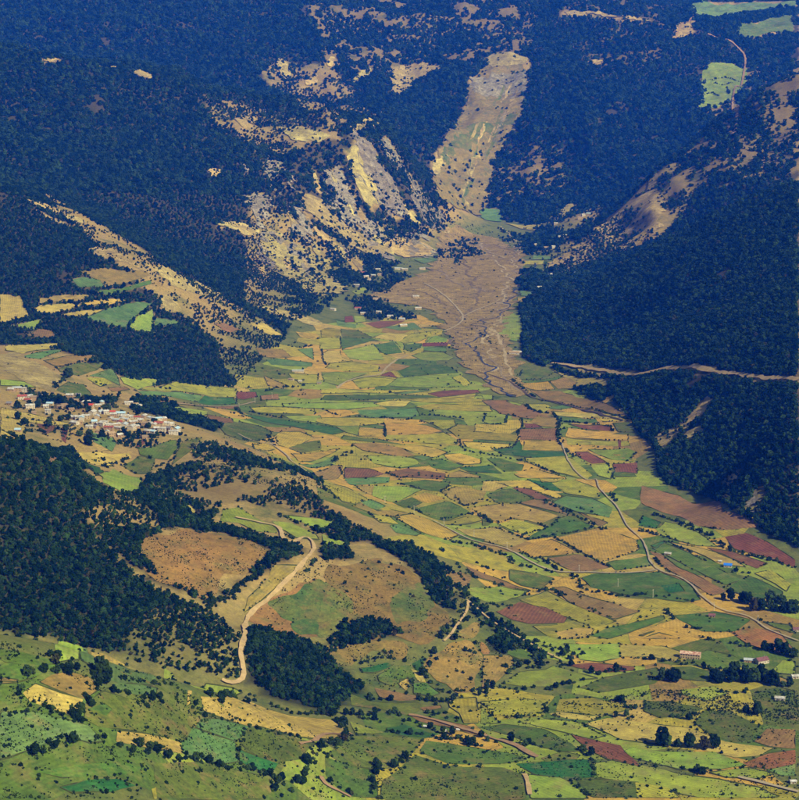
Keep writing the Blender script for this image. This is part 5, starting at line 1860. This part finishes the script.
# white sheeted heaps in the golden strip
for px, py, lab in ((661, 733, 'upper white sheeted hay heap on the golden strip'), (650, 741, 'lower white sheeted hay heap on the golden strip')):
    x, y, z = ground_at(px, py); bm = bmesh.new()
    bmesh.ops.create_icosphere(bm, subdivisions=3, radius=1.0)
    r_ = random.Random(px)
    for v in bm.verts:
        q = vnoise(np.array([v.co.x * 2 + px]), np.array([v.co.y * 2 + v.co.z]))[0]
        v.co = Vector((v.co.x * 2.6, v.co.y * 1.9, max(v.co.z, -0.2) * 1.1)) * (0.85 + 0.3 * q)
    me_ = bpy.data.meshes.new('hay_heap'); bm.to_mesh(me_); bm.free(); me_.materials.append(RM['white'])
    me_.polygons.foreach_set('use_smooth', [True] * len(me_.polygons))
    o = share('hay_heap', me_); o.location = (x, y, z); tag(o, lab, 'heap', 'white heaps in the golden strip')

# trucks on the gully bank
TYRE = plain('tyre', (28,28,28), 0.9); PAINT = plain('truck_white', (222,222,218), 0.35, 0.08, spec=0.5)
def wheel_mesh():
    bm = bmesh.new(); bmesh.ops.create_cone(bm, cap_ends=True, segments=14, radius1=.5, radius2=.5, depth=.32, matrix=Matrix.Rotation(R(90), 4, 'X'))
    me = bpy.data.meshes.new('wheel'); bm.to_mesh(me); bm.free(); me.materials.append(TYRE); return me
wheel_me = wheel_mesh()
for px, py, rz, lab in ((445, 734, -12, 'white truck parked by the dark hedge above the meadow'), (458, 732.5, -14, 'small white truck right of the parked pair by the hedge'), (425, 729, -8, 'white truck half hidden in the hedge left of the others')):
    x, y, z = ground_at(px, py); e = bpy.data.objects.new('truck', None); COL.objects.link(e)
    e.location = (x, y, z + 2.2); e.rotation_euler = (0, 0, R(rz)); e.scale = (0.9, 0.9, 0.9) if px == 445 else (0.62, 0.62, 0.7)
    put('cargo_body', cached('cargo', lambda: box_mesh('cargo_body', 4.6, 2.3, 2.2, PAINT, .08)), e, (-.9, 0, 2.0))
    cb = put('cab', cached('cab', lambda: box_mesh('cab', 1.7, 2.2, 1.9, PAINT, .22)), e, (2.45, 0, 1.65))
    put('windscreen', cached('ws', lambda: box_mesh('windscreen', .06, 1.8, .75, GLASS)), cb, (.84, 0, .3))
    put('chassis', cached('chs', lambda: box_mesh('chassis', 6.4, .9, .3, TYRE)), e, (0, 0, .72))
    for wx in (-2.2, 2.2):
        for wy in (-1.0, 1.0): put('wheel', wheel_me, e, (wx, wy, .5))
    tag(e, lab, 'truck', 'white trucks by the hedge')

# poles along the roads
POLEM = plain('pole_concrete', (196,190,176), 0.9, 0.1)
def shaft():
    bm = bmesh.new(); bmesh.ops.create_cone(bm, cap_ends=True, segments=8, radius1=.34, radius2=.2, depth=13, matrix=Matrix.Translation((0, 0, 5.5)))
    me = bpy.data.meshes.new('shaft'); bm.to_mesh(me); bm.free(); me.materials.append(POLEM); return me
shaft_me = shaft(); arm_me = box_mesh('crossarm', 2.6, .2, .22, POLEM); ins_me = box_mesh('insulator', .22, .22, .4, WM['white'], .05)
for px, py, lab in ((239,409,'concrete pole nearest the village on the upper road'),(255,403,'middle concrete pole on the road past the dark green crop'),(272,398,'concrete pole right of the red ploughed patch'),
    (385,503,'pole beside the long pale road above the golden strip'),(414,513,'pole in the middle of the golden strip roadside'),(444,526,'pole where the long road leaves the golden strip'),(474,538,'pole in front of the tan stubble field'),(507,550,'pole by the hedge left of the golden field'),
    (579,573,'pole below the pink brown ploughed field'),(618,587,'pole in the green field above the pinkish strip'),(653,598,'pole in the green meadow left of the winding road'),(714,611,'tall pole behind the small brown shed'),(758,624,'pole at the road bend on the right')):
    x, y, z = ground_at(px, py); e = bpy.data.objects.new('utility_pole', None); COL.objects.link(e)
    e.location = (x, y, z); e.rotation_euler = (0, 0, R(random.uniform(-30, 30)))
    share('shaft', shaft_me, e); ar = put('crossarm', arm_me, e, (0, -.3, 11.2))
    for ix in (-1.1, 0, 1.1): put('insulator', ins_me, ar, (ix, 0, .3))
    tag(e, lab, 'pole', 'poles along the roads')

# ------------------------------------------------------------------ the blue air between here and the mountains
bm = bmesh.new(); bmesh.ops.create_cube(bm, size=1.0)
zb, zt = float(ZG.min()) - 4.0, max(float(ZG.max()) + 30, CAMZ + 30)
for v in bm.verts: v.co = Vector((v.co.x * 9200, 6450 + v.co.y * 13700, (zb + zt) / 2 + v.co.z * (zt - zb)))
me_ = bpy.data.meshes.new('haze'); bm.to_mesh(me_); bm.free()
hm = bpy.data.materials.new('haze_air'); hm.use_nodes = True
t = hm.node_tree; t.nodes.clear()
pv = t.nodes.new('ShaderNodeVolumePrincipled'); om = t.nodes.new('ShaderNodeOutputMaterial')
pv.inputs['Color'].default_value = (0.010, 0.12, 1.0, 1)
pv.inputs['Density'].default_value = 5.9e-5
pv.inputs['Absorption Color'].default_value = (1, 1, 1, 1)
pv.inputs['Anisotropy'].default_value = 0.0
t.links.new(pv.outputs[0], om.inputs['Volume'])
me_.materials.append(hm)
hz = share('haze', me_); tag(hz, 'thin blue haze filling the valley air', 'haze', kind='stuff')

# look-alikes in small clusters are told apart by their order from the left
ORD = ['first', 'second', 'third', 'fourth', 'fifth', 'sixth', 'seventh', 'eighth', 'ninth', 'tenth', 'eleventh', 'twelfth']
clusters = {}
for px, e in singles: clusters.setdefault(e['label'], []).append((px, e))
for o in list(COL.objects):
    if o.get('group', '').startswith('houses'):
        clusters.setdefault(o['label'], []).append((project(o.location.x, o.location.y, o.location.z)[0], o))
for lab, members in clusters.items():
    if 2 <= len(members) <= 12:
        for k, (px, e) in enumerate(sorted(members, key=lambda m: m[0])):
            e['label'] = f"{lab}, {ORD[k]} from left"
